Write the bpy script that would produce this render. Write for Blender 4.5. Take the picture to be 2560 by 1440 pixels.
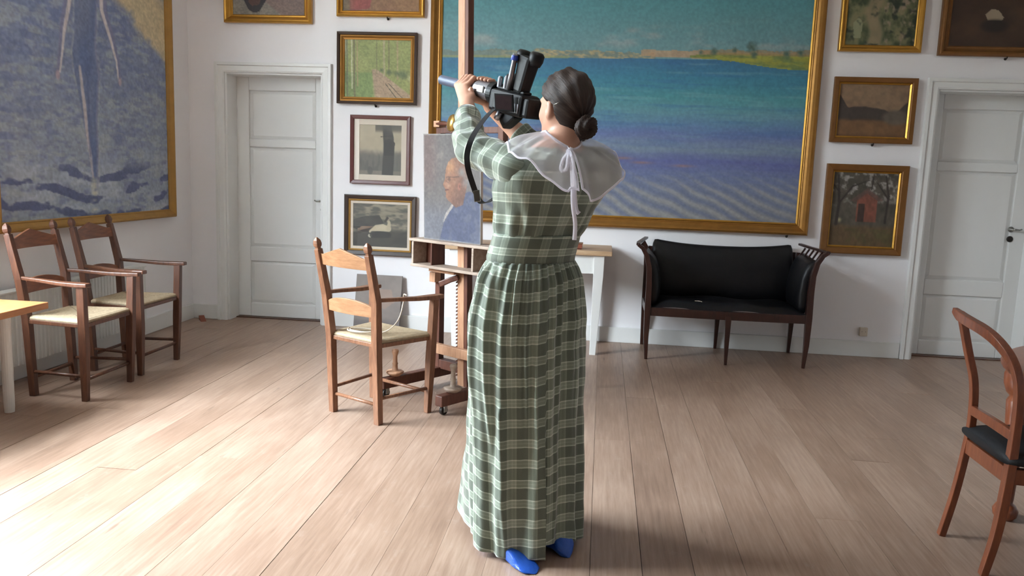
import bpy, bmesh, math, random
import numpy as np
from mathutils import Vector, Matrix, Quaternion

for o in list(bpy.data.objects):
    bpy.data.objects.remove(o, do_unlink=True)
scene = bpy.context.scene
COL = scene.collection
random.seed(7)
PI = math.pi

# ------------------------------------------------------------------ camera
FPX, PITCH, YAW, ROLL, CAMH = 2027.46, 0.143837, 0.107020, 0.036327, 1.35
_cy, _sy, _cp, _sp = math.cos(YAW), math.sin(YAW), math.cos(PITCH), math.sin(PITCH)
CAM_F = Vector((-_sy * _cp, _cy * _cp, -_sp))
_r0 = Vector((_cy, _sy, 0)); _u0 = _r0.cross(CAM_F)
CAM_R = _r0 * math.cos(ROLL) + _u0 * math.sin(ROLL)
CAM_U = _u0 * math.cos(ROLL) - _r0 * math.sin(ROLL)
cam_data = bpy.data.cameras.new('camera')
cam = bpy.data.objects.new('camera', cam_data)
COL.objects.link(cam)
cam_data.sensor_width = 36.0
cam_data.lens = FPX * 36.0 / 2560.0
cam_data.clip_start = 0.05
m = Matrix.Identity(4)
for i in range(3):
    m[i][0] = CAM_R[i]; m[i][1] = CAM_U[i]; m[i][2] = -CAM_F[i]
m[2][3] = CAMH
cam.matrix_world = m
scene.camera = cam

# ------------------------------------------------------------------ overcast sky, exposure
SKY = 15.0
world = bpy.data.worlds.new('overcast_sky'); scene.world = world
world.use_nodes = True
nt = world.node_tree; nt.nodes.clear()
out = nt.nodes.new('ShaderNodeOutputWorld'); bg = nt.nodes.new('ShaderNodeBackground')
tc = nt.nodes.new('ShaderNodeTexCoord'); sep = nt.nodes.new('ShaderNodeSeparateXYZ')
rmp = nt.nodes.new('ShaderNodeMapRange')
nt.links.new(tc.outputs['Generated'], sep.inputs[0]); nt.links.new(sep.outputs['Z'], rmp.inputs['Value'])
rmp.inputs['From Min'].default_value = 0; rmp.inputs['From Max'].default_value = 1
rmp.inputs['To Min'].default_value = SKY * 0.62; rmp.inputs['To Max'].default_value = SKY * 1.38
nt.links.new(rmp.outputs['Result'], bg.inputs['Strength'])
bg.inputs['Color'].default_value = (0.79, 0.91, 1.0, 1)
nt.links.new(bg.outputs[0], out.inputs[0])
vs = scene.view_settings
vs.view_transform = 'Standard'; vs.look = 'None'; vs.gamma = 1.0; vs.use_curve_mapping = False
vs.exposure = 2.04
scene.cycles.max_bounces = 8; scene.cycles.diffuse_bounces = 4; scene.cycles.transparent_max_bounces = 10

# room (metres): X right, Y towards the far wall, Z up
XL, XR, YB, YF, ZC = -3.45, 3.75, 6.53, -4.6, 3.45
WINS = [(1.75, 3.85, 0.88, 3.22)]   # y0, y1, z0, z1 of the left-wall windows
WT = 0.26                                                     # outer wall thickness
for k, (y0, y1, z0, z1) in enumerate(WINS):                    # sampling portals in the real openings
    ld = bpy.data.lights.new('window_portal', 'AREA'); ld.shape = 'RECTANGLE'
    ld.size = y1 - y0; ld.size_y = z1 - z0
    try: ld.cycles.is_portal = True
    except Exception: pass
    lo = bpy.data.objects.new('window_portal', ld); COL.objects.link(lo)
    lo.matrix_world = Matrix(((0, 0, -1, XL - WT - 0.02), (1, 0, 0, (y0 + y1) / 2), (0, -1, 0, (z0 + z1) / 2), (0, 0, 0, 1)))

# ------------------------------------------------------------------ helpers
def V(*a): return Vector(a)
def at(x, y, Y):
    """photo pixel -> point of the room at depth Y"""
    d = CAM_F + CAM_R * ((x - 1280) / FPX) - CAM_U * ((y - 720) / FPX)
    return Vector((0, 0, CAMH)) + d * (Y / d.y)
def lin(c):
    c = np.asarray(c, float) / 255.0
    return np.where(c <= 0.04045, c / 12.92, ((c + 0.055) / 1.055) ** 2.4)
def rgba(c):
    l = lin(c); return (float(l[0]), float(l[1]), float(l[2]), 1.0)

class MB:
    def __init__(s): s.v = []; s.f = []; s.uv = None
    def add(s, vs, fs):
        b = len(s.v); s.v += [tuple(x) for x in vs]; s.f += [tuple(i + b for i in f) for f in fs]; return s
    def box(s, x0, x1, y0, y1, z0, z1):
        return s.add([(x0, y0, z0), (x1, y0, z0), (x1, y1, z0), (x0, y1, z0), (x0, y0, z1), (x1, y0, z1), (x1, y1, z1), (x0, y1, z1)],
                     [(0, 3, 2, 1), (4, 5, 6, 7), (0, 1, 5, 4), (1, 2, 6, 5), (2, 3, 7, 6), (3, 0, 4, 7)])
    def loft(s, rings, closed=True, caps=True):
        n = len(rings[0]); vs = [p for r in rings for p in r]; fs = []
        for i in range(len(rings) - 1):
            for j in range(n if closed else n - 1):
                a = i * n + j; b = i * n + (j + 1) % n
                fs.append((a, b, b + n, a + n))
        if caps and closed:
            fs.append(tuple(range(n - 1, -1, -1))); fs.append(tuple(range((len(rings) - 1) * n, len(rings) * n)))
        return s.add(vs, fs)
    def beam(s, pts, sizes, side=(1, 0, 0)):
        """rectangular bar through pts; sizes = (width along side, depth) per point"""
        pts = [Vector(p) for p in pts]; rings = []
        side = Vector(side)
        for i, p in enumerate(pts):
            a = pts[max(0, i - 1)]; b = pts[min(len(pts) - 1, i + 1)]
            t = (b - a).normalized(); sd = (side - t * side.dot(t)).normalized(); dp = t.cross(sd)
            w, d = sizes[i] if isinstance(sizes[0], (tuple, list)) else sizes
            rings.append([p + sd * (w / 2 * sx) + dp * (d / 2 * sy) for sx, sy in ((-1, -1), (1, -1), (1, 1), (-1, 1))])
        return s.loft(rings)
    def tube(s, pts, rad, n=10, caps=True, flat=1.0, side=None):
        pts = [Vector(p) for p in pts]; rings = []; nrm = None
        for i, p in enumerate(pts):
            a = pts[max(0, i - 1)]; b = pts[min(len(pts) - 1, i + 1)]
            t = (b - a)
            t = t.normalized() if t.length > 1e-9 else Vector((0, 0, 1))
            if nrm is None:
                ref = Vector(side) if side is not None else (Vector((0, 0, 1)) if abs(t.z) < 0.9 else Vector((1, 0, 0)))
                nrm = ref - t * ref.dot(t)
            else: nrm = nrm - t * nrm.dot(t)
            nrm.normalize(); bi = t.cross(nrm)
            r = rad[i] if isinstance(rad, (list, tuple)) else rad
            rings.append([p + nrm * (r * math.cos(2 * PI * k / n)) + bi * (r * flat * math.sin(2 * PI * k / n)) for k in range(n)])
        return s.loft(rings, True, caps)
    def lathe(s, prof, c=(0, 0, 0), n=20, axis=None):
        c = Vector(c)
        ax = Vector(axis).normalized() if axis is not None else Vector((0, 0, 1))
        q = Vector((0, 0, 1)).rotation_difference(ax)
        rings = [[c + q @ Vector((max(r, 1e-4) * math.cos(2 * PI * k / n), max(r, 1e-4) * math.sin(2 * PI * k / n), z)) for k in range(n)] for r, z in prof]
        return s.loft(rings)
    def prism(s, poly, y0, y1):
        """polygon in (x,z) extruded along y"""
        n = len(poly)
        vs = [(x, y0, z) for x, z in poly] + [(x, y1, z) for x, z in poly]
        return s.add(vs, [tuple(range(n)), tuple(range(2 * n - 1, n - 1, -1))] + [(i, i + n, (i + 1) % n + n, (i + 1) % n) for i in range(n)])
    def grid(s, P):
        P = np.asarray(P); a, b = P.shape[:2]
        idx = np.arange(a * b).reshape(a, b)
        fs = np.stack([idx[:-1, :-1], idx[1:, :-1], idx[1:, 1:], idx[:-1, 1:]], -1).reshape(-1, 4)
        return s.add(P.reshape(-1, 3).tolist(), fs.tolist())
    def xf(s, M):
        s.v = [tuple(M @ Vector(v)) for v in s.v]; return s
    def build(s, name, mat, parent=None, smooth=False, bevel=0, seg=2, sub=0, fix=True, autosm=False):
        me = bpy.data.meshes.new(name); me.from_pydata(s.v, [], s.f); me.update()
        if fix:
            bm = bmesh.new(); bm.from_mesh(me); bmesh.ops.recalc_face_normals(bm, faces=bm.faces); bm.to_mesh(me); bm.free()
        if s.uv is not None:
            ul = me.uv_layers.new(name='UVMap'); uv = np.asarray(s.uv)
            li = np.empty(len(me.loops), int); me.loops.foreach_get('vertex_index', li)
            ul.data.foreach_set('uv', uv[li].astype(np.float32).ravel())
        return link(name, me, mat, parent, smooth, bevel, seg, sub)
def link(name, me, mat, parent=None, smooth=False, bevel=0, seg=2, sub=0):
    if mat is not None and not me.materials: me.materials.append(mat)
    if smooth: me.polygons.foreach_set('use_smooth', [True] * len(me.polygons))
    o = bpy.data.objects.new(name, me); COL.objects.link(o)
    if parent is not None: o.parent = parent
    if bevel:
        b = o.modifiers.new('bevel', 'BEVEL'); b.width = bevel; b.segments = seg; b.limit_method = 'ANGLE'; b.angle_limit = 0.7
    if sub:
        b = o.modifiers.new('sub', 'SUBSURF'); b.levels = sub; b.render_levels = sub
    return o
def empty(name, loc=(0, 0, 0), rz=0.0):
    o = bpy.data.objects.new(name, None); COL.objects.link(o); o.location = loc; o.rotation_euler = (0, 0, rz)
    o.empty_display_size = 0.1
    return o
def tag(o, label, cat=None, group=None, kind=None):
    o['label'] = label
    if cat: o['category'] = cat
    if group: o['group'] = group
    if kind: o['kind'] = kind
    return o
def copy_tree(o, parent=None):
    c = o.copy(); COL.objects.link(c); c.parent = parent
    for ch in list(o.children): copy_tree(ch, c)
    return c

# ------------------------------------------------------------------ noise + materials
def vnoise(x, y, seed=0):
    xi = np.floor(x).astype(np.int64); yi = np.floor(y).astype(np.int64); fx = x - xi; fy = y - yi
    fx = fx * fx * (3 - 2 * fx); fy = fy * fy * (3 - 2 * fy)
    def h(a, b):
        n = (a * 374761393 + b * 668265263 + seed * 974634777) & 0xffffffff
        n = ((n ^ (n >> 13)) * 1274126177) & 0xffffffff
        return ((n ^ (n >> 16)) & 0xffff) / 65535.0
    return (h(xi, yi) * (1 - fx) + h(xi + 1, yi) * fx) * (1 - fy) + (h(xi, yi + 1) * (1 - fx) + h(xi + 1, yi + 1) * fx) * fy
def fbm(x, y, seed=0, o=4):
    r = 0; a = 0.5; t = 0
    for i in range(o):
        r = r + a * vnoise(x * 2 ** i, y * 2 ** i, seed + i * 17); t += a; a *= 0.55
    return r / t

class NT:
    def __init__(s, name):
        s.m = bpy.data.materials.new(name); s.m.use_nodes = True
        s.t = s.m.node_tree; s.t.nodes.clear()
        s.out = s.n('ShaderNodeOutputMaterial'); s.b = s.n('ShaderNodeBsdfPrincipled')
        s.l(s.b.outputs[0], s.out.inputs[0])
    def n(s, typ, **kw):
        nd = s.t.nodes.new(typ)
        for k, v in kw.items(): setattr(nd, k, v)
        return nd
    def l(s, a, b): s.t.links.new(a, b)
    def math(s, op, a, b=None, c=None):
        nd = s.n('ShaderNodeMath', operation=op)
        for i, x in enumerate((a, b, c)):
            if x is None: continue
            if isinstance(x, (int, float)): nd.inputs[i].default_value = x
            else: s.l(x, nd.inputs[i])
        return nd.outputs[0]
    def mix(s, fac, a, b, blend='MIX'):
        nd = s.n('ShaderNodeMix', data_type='RGBA', blend_type=blend)
        for sock, x in ((nd.inputs['Factor'], fac), (nd.inputs['A'], a), (nd.inputs['B'], b)):
            if sock.type == 'VALUE' and isinstance(x, (int, float)): sock.default_value = x
            elif isinstance(x, (tuple, list)): sock.default_value = x
            else: s.l(x, sock)
        # colour sockets of the Mix node are indices 6, 7
        for i, x in ((6, a), (7, b)):
            if isinstance(x, (tuple, list)): nd.inputs[i].default_value = x
            else: s.l(x, nd.inputs[i])
        return nd.outputs[2]
    def noise(s, scale, detail=3, vec=None, rough=0.55):
        nd = s.n('ShaderNodeTexNoise'); nd.inputs['Scale'].default_value = scale; nd.inputs['Detail'].default_value = detail
        nd.inputs['Roughness'].default_value = rough
        if vec is not None: s.l(vec, nd.inputs['Vector'])
        return nd.outputs['Fac']
    def coord(s, which='Object', scale=(1, 1, 1)):
        c = s.n('ShaderNodeTexCoord'); mp = s.n('ShaderNodeMapping'); mp.inputs['Scale'].default_value = scale
        s.l(c.outputs[which], mp.inputs[0]); return mp.outputs[0]
    def ramp(s, fac, stops):
        r = s.n('ShaderNodeValToRGB'); e = r.color_ramp.elements
        while len(e) < len(stops): e.new(0.5)
        for el, (p, c) in zip(e, stops): el.position = p; el.color = c
        s.l(fac, r.inputs[0]); return r.outputs[0]
    def set(s, color=None, rough=None, metal=None, **kw):
        if color is not None:
            if isinstance(color, tuple): s.b.inputs['Base Color'].default_value = color
            else: s.l(color, s.b.inputs['Base Color'])
        if rough is not None:
            if isinstance(rough, (int, float)): s.b.inputs['Roughness'].default_value = rough
            else: s.l(rough, s.b.inputs['Roughness'])
        if metal is not None: s.b.inputs['Metallic'].default_value = metal
        for k, v in kw.items(): s.b.inputs[k.replace('_', ' ')].default_value = v
        return s
    def bump(s, h, strength=0.2, dist=0.01):
        b = s.n('ShaderNodeBump'); b.inputs['Strength'].default_value = strength; b.inputs['Distance'].default_value = dist
        s.l(h, b.inputs['Height']); s.l(b.outputs[0], s.b.inputs['Normal']); return s

def simple(name, c, rough=0.5, metal=0.0, var=0.08, scale=12, bump=0.0, **kw):
    t = NT(name); n = t.noise(scale, 4, t.coord())
    c0 = np.array(rgba(c)); a = c0.copy(); b = c0.copy(); a[:3] *= 1 - var; b[:3] *= 1 + var
    t.set(t.mix(n, tuple(a), tuple(b)), rough, metal, **kw)
    if bump: t.bump(t.noise(scale * 6, 3, t.coord()), bump, 0.004)
    return t.m
def wood(name, c1, c2, scale=(6, 6, 1.2), rough=0.45, bump=0.12, coat=0.0):
    """grain runs along local Z unless scale says otherwise"""
    t = NT(name); co = t.coord('Object', scale)
    w = t.noise(7, 5, co, 0.65); w2 = t.noise(1.6, 2, t.coord('Object', (1.5, 1.5, 1.0)))
    f = t.math('ADD', t.math('MULTIPLY', w, 0.7), t.math('MULTIPLY', w2, 0.3))
    col = t.ramp(f, [(0.30, rgba(c1)), (0.70, rgba(c2))])
    t.set(col, rough)
    if coat: t.b.inputs['Coat Weight'].default_value = coat; t.b.inputs['Coat Roughness'].default_value = 0.25
    t.bump(w, bump, 0.003)
    return t.m

M = {}
def wall_mat():
    t = NT('white_wall_plaster'); co = t.coord('Object')
    n = t.noise(3, 4, co); n2 = t.noise(0.8, 3, co)
    f = t.math('ADD', t.math('MULTIPLY', n, 0.5), t.math('MULTIPLY', n2, 0.5))
    t.set(t.mix(f, rgba((233, 230, 231)), rgba((242, 239, 240))), 0.75)
    t.bump(t.noise(60, 4, co), 0.12, 0.003); return t.m
M['wall'] = wall_mat()
M['dim_wall'] = wood('darkened_unseen_wall', (66, 50, 40), (92, 72, 58), (8, 8, 1.2), 0.6)  # unseen wall made dark to cut light bounced from behind the camera
M['ceiling'] = simple('white_ceiling_paint', (238, 239, 241), 0.8, var=0.02, scale=3)
M['paint'] = simple('white_gloss_paint', (226, 225, 222), 0.42, var=0.02, scale=5, bump=0.04)
M['radiator'] = simple('white_enamel', (222, 222, 218), 0.35, var=0.02)
M['gap'] = simple('dark_floor_gap', (96, 76, 62), 0.9, var=0.1)
def plank_mat():
    t = NT('worn_pale_floor_board'); oi = t.n('ShaderNodeObjectInfo')
    tc = t.n('ShaderNodeTexCoord'); off = t.n('ShaderNodeVectorMath', operation='MULTIPLY_ADD')
    cmb = t.n('ShaderNodeCombineXYZ')
    t.l(t.math('MULTIPLY', oi.outputs['Random'], 57.0), cmb.inputs[0]); t.l(t.math('MULTIPLY', oi.outputs['Random'], 91.0), cmb.inputs[1])
    t.l(tc.outputs['Object'], off.inputs[0]); off.inputs[1].default_value = (1, 1, 1); t.l(cmb.outputs[0], off.inputs[2])
    def mp(sc):
        m_ = t.n('ShaderNodeMapping'); m_.inputs['Scale'].default_value = sc; t.l(off.outputs[0], m_.inputs[0]); return m_.outputs[0]
    grain = t.noise(5.0, 6, mp((14, 0.7, 1)), 0.62)
    patch = t.noise(1.6, 4, mp((2.2, 0.8, 1)))
    scuff = t.noise(9, 5, mp((2.0, 1.0, 1)), 0.7)
    rnd = t.math('FRACT', t.math('MULTIPLY', oi.outputs['Random'], 13.7))
    tone = t.math('ADD', t.math('MULTIPLY', grain, 0.50), t.math('ADD', t.math('MULTIPLY', patch, 0.38), t.math('MULTIPLY', rnd, 0.12)))
    col = t.ramp(tone, [(0.25, rgba((115, 90, 74))), (0.48, rgba((148, 121, 103))), (0.75, rgba((179, 154, 136)))])
    sc = t.ramp(scuff, [(0.60, (0, 0, 0, 1)), (0.72, (1, 1, 1, 1))])
    col = t.mix(t.math('MULTIPLY', sc, 0.30), col, rgba((170, 155, 143)))
    dk = t.noise(3.0, 4, mp((5, 0.45, 1)), 0.7)
    dkr = t.ramp(dk, [(0.655, (0, 0, 0, 1)), (0.70, (1, 1, 1, 1))])
    col = t.mix(t.math('MULTIPLY', dkr, 0.42), col, rgba((76, 62, 54)))
    t.set(col, t.math('ADD', 0.26, t.math('MULTIPLY', patch, 0.24)))
    t.bump(grain, 0.10, 0.002); return t.m
M['plank'] = plank_mat()
M['oak_lit'] = wood('lit_stained_chair_wood', (92, 57, 40), (148, 104, 76), (9, 9, 1.4), 0.42)  # chair wood in its lit tone, for the lone chair
M['oak_dark'] = wood('shaded_stained_chair_wood', (62, 36, 27), (108, 68, 46), (9, 9, 1.4), 0.40)  # same chair wood, shade of the left wall put into the colour
M['slat'] = wood('lit_slat_wood', (136, 95, 64), (182, 138, 102), (1.4, 9, 9), 0.42)  # slat wood in its lit tone
M['slat_shaded'] = wood('shaded_slat_wood', (88, 50, 34), (140, 88, 58), (1.4, 9, 9), 0.42)  # same slat wood darkened for the chairs standing in shade
M['easel'] = wood('dark_easel_wood', (66, 34, 26), (112, 66, 46), (8, 8, 1.2), 0.5)
M['easel_light'] = wood('pale_easel_wood', (158, 112, 82), (200, 156, 124), (8, 8, 1.2), 0.5)
M['easel_tray'] = wood('worn_grey_easel_wood', (132, 112, 98), (180, 162, 146), (1.2, 8, 8), 0.55)
M['table_top'] = wood('orange_beech_top', (150, 94, 54), (186, 130, 84), (8, 1.2, 8), 0.35)
M['pine_top'] = wood('yellowed_pine_top', (168, 132, 98), (206, 176, 142), (1.2, 8, 8), 0.5)
M['sofa_wood'] = wood('dark_mahogany', (34, 17, 14), (66, 36, 28), (8, 8, 1.4), 0.32, coat=0.3)
M['cherry'] = wood('polished_cherry_wood', (104, 52, 32), (150, 84, 52), (8, 8, 1.5), 0.28, coat=0.4)
M['leather'] = simple('black_worn_leather', (15, 15, 18), 0.42, var=0.3, scale=9, bump=0.22, Specular_IOR_Level=0.35)
M['cloth_black'] = simple('black_horsehair_cloth', (18, 19, 23), 0.65, var=0.2, scale=30, bump=0.2)
M['steel'] = simple('brushed_steel', (150, 148, 142), 0.3, 0.9, var=0.1)
M['iron'] = simple('dark_iron', (52, 46, 42), 0.5, 0.6)
M['brass'] = simple('old_brass', (196, 160, 96), 0.3, 0.9, var=0.12)
M['gold'] = simple('gilded_frame', (190, 142, 62), 0.34, 0.75, var=0.22, scale=14, bump=0.1)
M['gold_sea'] = simple('old_gilt', (156, 110, 50), 0.38, 0.6, var=0.25, scale=14, bump=0.1)
M['gold_dull'] = simple('dull_ochre_gilt', (168, 128, 66), 0.5, 0.35, var=0.18, scale=14, bump=0.1)
M['gold_dark'] = simple('browned_gilt', (126, 84, 40), 0.42, 0.4, var=0.25, scale=14, bump=0.1)
M['frame_dark'] = simple('dark_frame_wood', (58, 40, 30), 0.4, var=0.2, scale=14)
M['frame_red'] = simple('red_brown_frame_wood', (92, 44, 40), 0.35, var=0.2, scale=14)
M['mat_board'] = simple('cream_mount_card', (214, 202, 186), 0.8, var=0.03)
M['black_plastic'] = simple('black_camera_plastic', (13, 13, 15), 0.5, var=0.1, Specular_IOR_Level=0.3)
M['grey_metal'] = simple('silver_grey_barrel', (142, 142, 148), 0.34, 0.7, var=0.06)
M['blue_grey'] = simple('blue_grey_microphone', (84, 92, 112), 0.5, 0.15, var=0.08)
M['screen'] = simple('dark_lcd_glass', (52, 40, 42), 0.12, var=0.3, scale=60)
M['strap'] = simple('black_webbing', (26, 26, 30), 0.7, var=0.15, scale=80)
M['white_plastic'] = simple('white_plastic', (225, 224, 220), 0.4, var=0.02)
M['cord'] = simple('cream_cord', (222, 208, 190), 0.6, var=0.05)
M['red_wood'] = simple('red_brown_painted_wood', (140, 78, 58), 0.5, var=0.2)
M['canvas_edge'] = simple('primed_canvas_edge', (206, 198, 188), 0.8, var=0.08, scale=40)
M['grass'] = simple('pale_gravel', (176, 170, 158), 0.9, var=0.12, scale=4)
def glass_mat(nm, f0):
    t = NT(nm); t.t.nodes.remove(t.b)
    g = t.n('ShaderNodeBsdfGlossy'); g.inputs['Roughness'].default_value = 0.01
    tr = t.n('ShaderNodeBsdfTransparent'); lw = t.n('ShaderNodeLayerWeight'); lw.inputs['Blend'].default_value = 0.5
    fac = t.math('ADD', f0, t.math('MULTIPLY', 0.5, t.math('POWER', lw.outputs['Facing'], 5.0)))
    mx = t.n('ShaderNodeMixShader'); t.l(fac, mx.inputs[0]); t.l(tr.outputs[0], mx.inputs[1]); t.l(g.outputs[0], mx.inputs[2])
    t.l(mx.outputs[0], t.out.inputs[0]); return t.m
M['glass'] = glass_mat('picture_glass', 0.03); M['pane'] = glass_mat('window_glass', 0.02)
def canvas_mat(rough=0.55):
    t = NT('oil_paint_on_canvas'); a = t.n('ShaderNodeVertexColor'); a.layer_name = 'paint'
    co = t.coord('Object'); n = t.noise(55, 5, co, 0.7)
    col = t.mix(t.math('MULTIPLY', n, 0.22), a.outputs[0], t.mix(1.0, a.outputs[0], (0.62, 0.62, 0.62, 1), 'MULTIPLY'))
    t.set(col, rough); t.bump(n, 0.25, 0.002); return t.m
M['canvas'] = canvas_mat()
def rush_mat():
    t = NT('woven_rush'); n = t.noise(70, 4, t.coord()); a = t.n('ShaderNodeVertexColor'); a.layer_name = 'weave'
    t.set(t.mix(1.0, t.mix(n, rgba((146, 124, 96)), rgba((196, 176, 146))), a.outputs[0], 'MULTIPLY'), 0.75); return t.m
M['rush'] = rush_mat()
def plaid_mat():
    t = NT('green_checked_cotton'); uvn = t.n('ShaderNodeUVMap'); uvn.uv_map = 'UVMap'
    sp = t.n('ShaderNodeSeparateXYZ'); t.l(uvn.outputs[0], sp.inputs[0])
    P = 0.072
    def band(src, lo, hi):
        fr = t.math('FRACT', t.math('DIVIDE', src, P))
        return t.math('MULTIPLY', t.math('GREATER_THAN', fr, lo), t.math('LESS_THAN', fr, hi))
    dark = rgba((92, 100, 87)); mid = rgba((136, 147, 130)); lite = rgba((202, 208, 192))
    u, v = sp.outputs[0], sp.outputs[1]
    def stack(src):
        return band(src, 0.04, 0.46), t.math('MAXIMUM', band(src, 0.03, 0.095), band(src, 0.40, 0.47)), band(src, 0.22, 0.27)
    hb, hl, hc = stack(v); vb, vl, vc_ = stack(u)
    tone = t.math('ADD', t.math('ADD', t.math('MULTIPLY', hb, 0.26), t.math('MULTIPLY', vb, 0.20)), t.math('ADD', t.math('ADD', t.math('MULTIPLY', hl, 0.34), t.math('MULTIPLY', hc, 0.12)), t.math('MULTIPLY', t.math('MAXIMUM', vl, vc_), 0.10)))
    weave = t.noise(420, 2, uvn.outputs[0])
    tone = t.math('ADD', tone, t.math('MULTIPLY', t.math('SUBTRACT', weave, 0.5), 0.25))
    col = t.ramp(tone, [(0.0, dark), (0.38, mid), (0.95, lite)])
    t.set(col, 0.72); t.b.inputs['Sheen Weight'].default_value = 0.6; t.b.inputs['Sheen Roughness'].default_value = 0.4
    t.bump(t.noise(36, 4, uvn.outputs[0]), 0.22, 0.006); return t.m
M['plaid'] = plaid_mat()
def sheer_mat(name, alpha):
    t = NT(name); t.t.nodes.remove(t.b)
    d = t.n('ShaderNodeBsdfDiffuse'); d.inputs[0].default_value = rgba((248, 245, 252))
    tl = t.n('ShaderNodeBsdfTranslucent'); tl.inputs[0].default_value = rgba((248, 245, 252))
    tr = t.n('ShaderNodeBsdfTransparent')
    a = t.n('ShaderNodeMixShader'); a.inputs[0].default_value = 0.35; t.l(d.outputs[0], a.inputs[1]); t.l(tl.outputs[0], a.inputs[2])
    b = t.n('ShaderNodeMixShader'); b.inputs[0].default_value = alpha
    t.l(tr.outputs[0], b.inputs[1]); t.l(a.outputs[0], b.inputs[2]); t.l(b.outputs[0], t.out.inputs[0]); return t.m
M['organza'] = sheer_mat('sheer_white_organza', 0.36)
M['ribbon'] = sheer_mat('white_cotton_tape', 0.92)
def skin_mat():
    t = NT('skin'); co = t.coord(); n = t.noise(14, 4, co)
    t.set(t.mix(n, rgba((190, 138, 114)), rgba((212, 166, 142))), 0.48)
    pass
    t.bump(t.noise(160, 3, co), 0.08, 0.002); return t.m
M['skin'] = skin_mat()
def hair_mat():
    t = NT('dark_brown_hair'); uvn = t.n('ShaderNodeUVMap'); uvn.uv_map = 'UVMap'
    mp = t.n('ShaderNodeMapping'); mp.inputs['Scale'].default_value = (90, 4, 1); t.l(uvn.outputs[0], mp.inputs[0])
    n = t.noise(1.0, 5, mp.outputs[0], 0.7)
    t.set(t.ramp(n, [(0.3, rgba((30, 21, 18))), (0.75, rgba((70, 51, 42)))]), 0.5, Specular_IOR_Level=0.35)
    t.b.inputs['Anisotropic'].default_value = 0.5
    t.bump(n, 0.7, 0.004); return t.m
M['hair'] = hair_mat()
M['blue_plastic'] = simple('blue_shoe_cover_plastic', (34, 84, 178), 0.28, var=0.25, scale=30, bump=0.3)
M['eye'] = simple('eye_white', (230, 226, 220), 0.2, var=0.02)

# ================================================================== THE SETTING
def struct(o, label): return tag(o, label, kind='structure')
# floor: dark base with individual boards as children
fl = struct(MB().box(XL - WT, XR + 0.3, YF - 0.3, YB + 0.3, -0.12, -0.022).build('floor', M['gap']), 'pale worn wooden plank floor of the room')
PW = 0.18
rows = []
k0 = math.floor((XL - 0.02) / PW) - 1
for k in range(k0, 30):
    xa = 0.02 + k * PW; xb = xa + PW
    xa = max(xa, XL); xb = min(xb, XR)
    if xb - xa < 0.01: continue
    y = YF - random.uniform(0, 2.0)
    while y < YB + 0.18:
        L = random.uniform(3.6, 7.5)
        ya, yb = max(y, YF), min(y + L, YB + 0.19)
        y += L
        if yb - ya < 0.05: continue
        if xa > XR - 0.01: continue
        cx, cy = (xa + xb) / 2, (ya + yb) / 2
        hw, hl = (xb - xa) / 2 - random.choice((.0003, .0004, .0006, .0011)), (yb - ya) / 2 - 0.0006
        dz = random.uniform(-0.0009, 0.0009)
        o = MB().box(-hw, hw, -hl, hl, -0.022, 0.0).build('floorboard', M['plank'], fl, fix=False)
        o.location = (cx, cy, dz)

# back wall with two door openings
D1 = (-3.135, -2.306, 2.065); D2 = (2.447, 3.285, 2.065)
wb = MB()
for x0, x1, z0, z1 in [(XL - WT, D1[0], 0, ZC), (D1[0], D1[1], D1[2], ZC), (D1[1], D2[0], 0, ZC), (D2[0], D2[1], D2[2], ZC), (D2[1], XR + 0.3, 0, ZC)]:
    wb.box(x0, x1, YB, YB + 0.32, z0, z1)
struct(wb.build('wall_back', M['wall']), 'white plastered far wall hung with paintings')
# left wall with two window openings
wl = MB()
ys = [YF - 0.3] + sorted([w[0] for w in WINS] + [w[1] for w in WINS]) + [YB]
for i in range(len(ys) - 1):
    y0, y1 = ys[i], ys[i + 1]
    w = [w for w in WINS if abs(w[0] - y0) < 1e-6]
    if w:
        wl.box(XL - WT, XL, y0, y1, 0, w[0][2]); wl.box(XL - WT, XL, y0, y1, w[0][3], ZC)
    else: wl.box(XL - WT, XL, y0, y1, 0, ZC)
struct(wl.build('wall_left', M['wall']), 'white plastered window wall on the left')
struct(MB().box(XR, XR + 0.3, YF - 0.3, YB, 0, ZC).build('wall_right', M['wall']), 'white plastered wall on the right outside the picture')
struct(MB().box(XL, XR, YF - 0.3, YF, 0, ZC).build('wall_front', M['dim_wall']), 'unseen wall behind the camera, darkened to cut the fill light')
struct(MB().box(XL - WT, XR + 0.3, YF - 0.3, YB + 0.32, ZC, ZC + 0.2).build('ceiling', M['ceiling']), 'plain white ceiling')
# baseboards
def bboard(name, pts, label):
    mb = MB()
    for x0, x1, y0, y1 in pts:
        mb.box(x0, x1, y0, y1, 0, 0.125)
    return struct(mb.build(name, M['paint'], bevel=0.004), label)
bboard('baseboard_back', [(XL, D1[0] - 0.085, YB - 0.018, YB), (D1[1] + 0.085, D2[0] - 0.085, YB - 0.018, YB), (D2[1] + 0.085, XR, YB - 0.018, YB)], 'white painted baseboard along the far wall')
bboard('baseboard_left', [(XL, XL + 0.018, YF, YB - 0.02)], 'white painted baseboard along the left wall')
bboard('baseboard_right', [(XR - 0.018, XR, YF, YB - 0.02)], 'white painted baseboard along the right wall')

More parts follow.
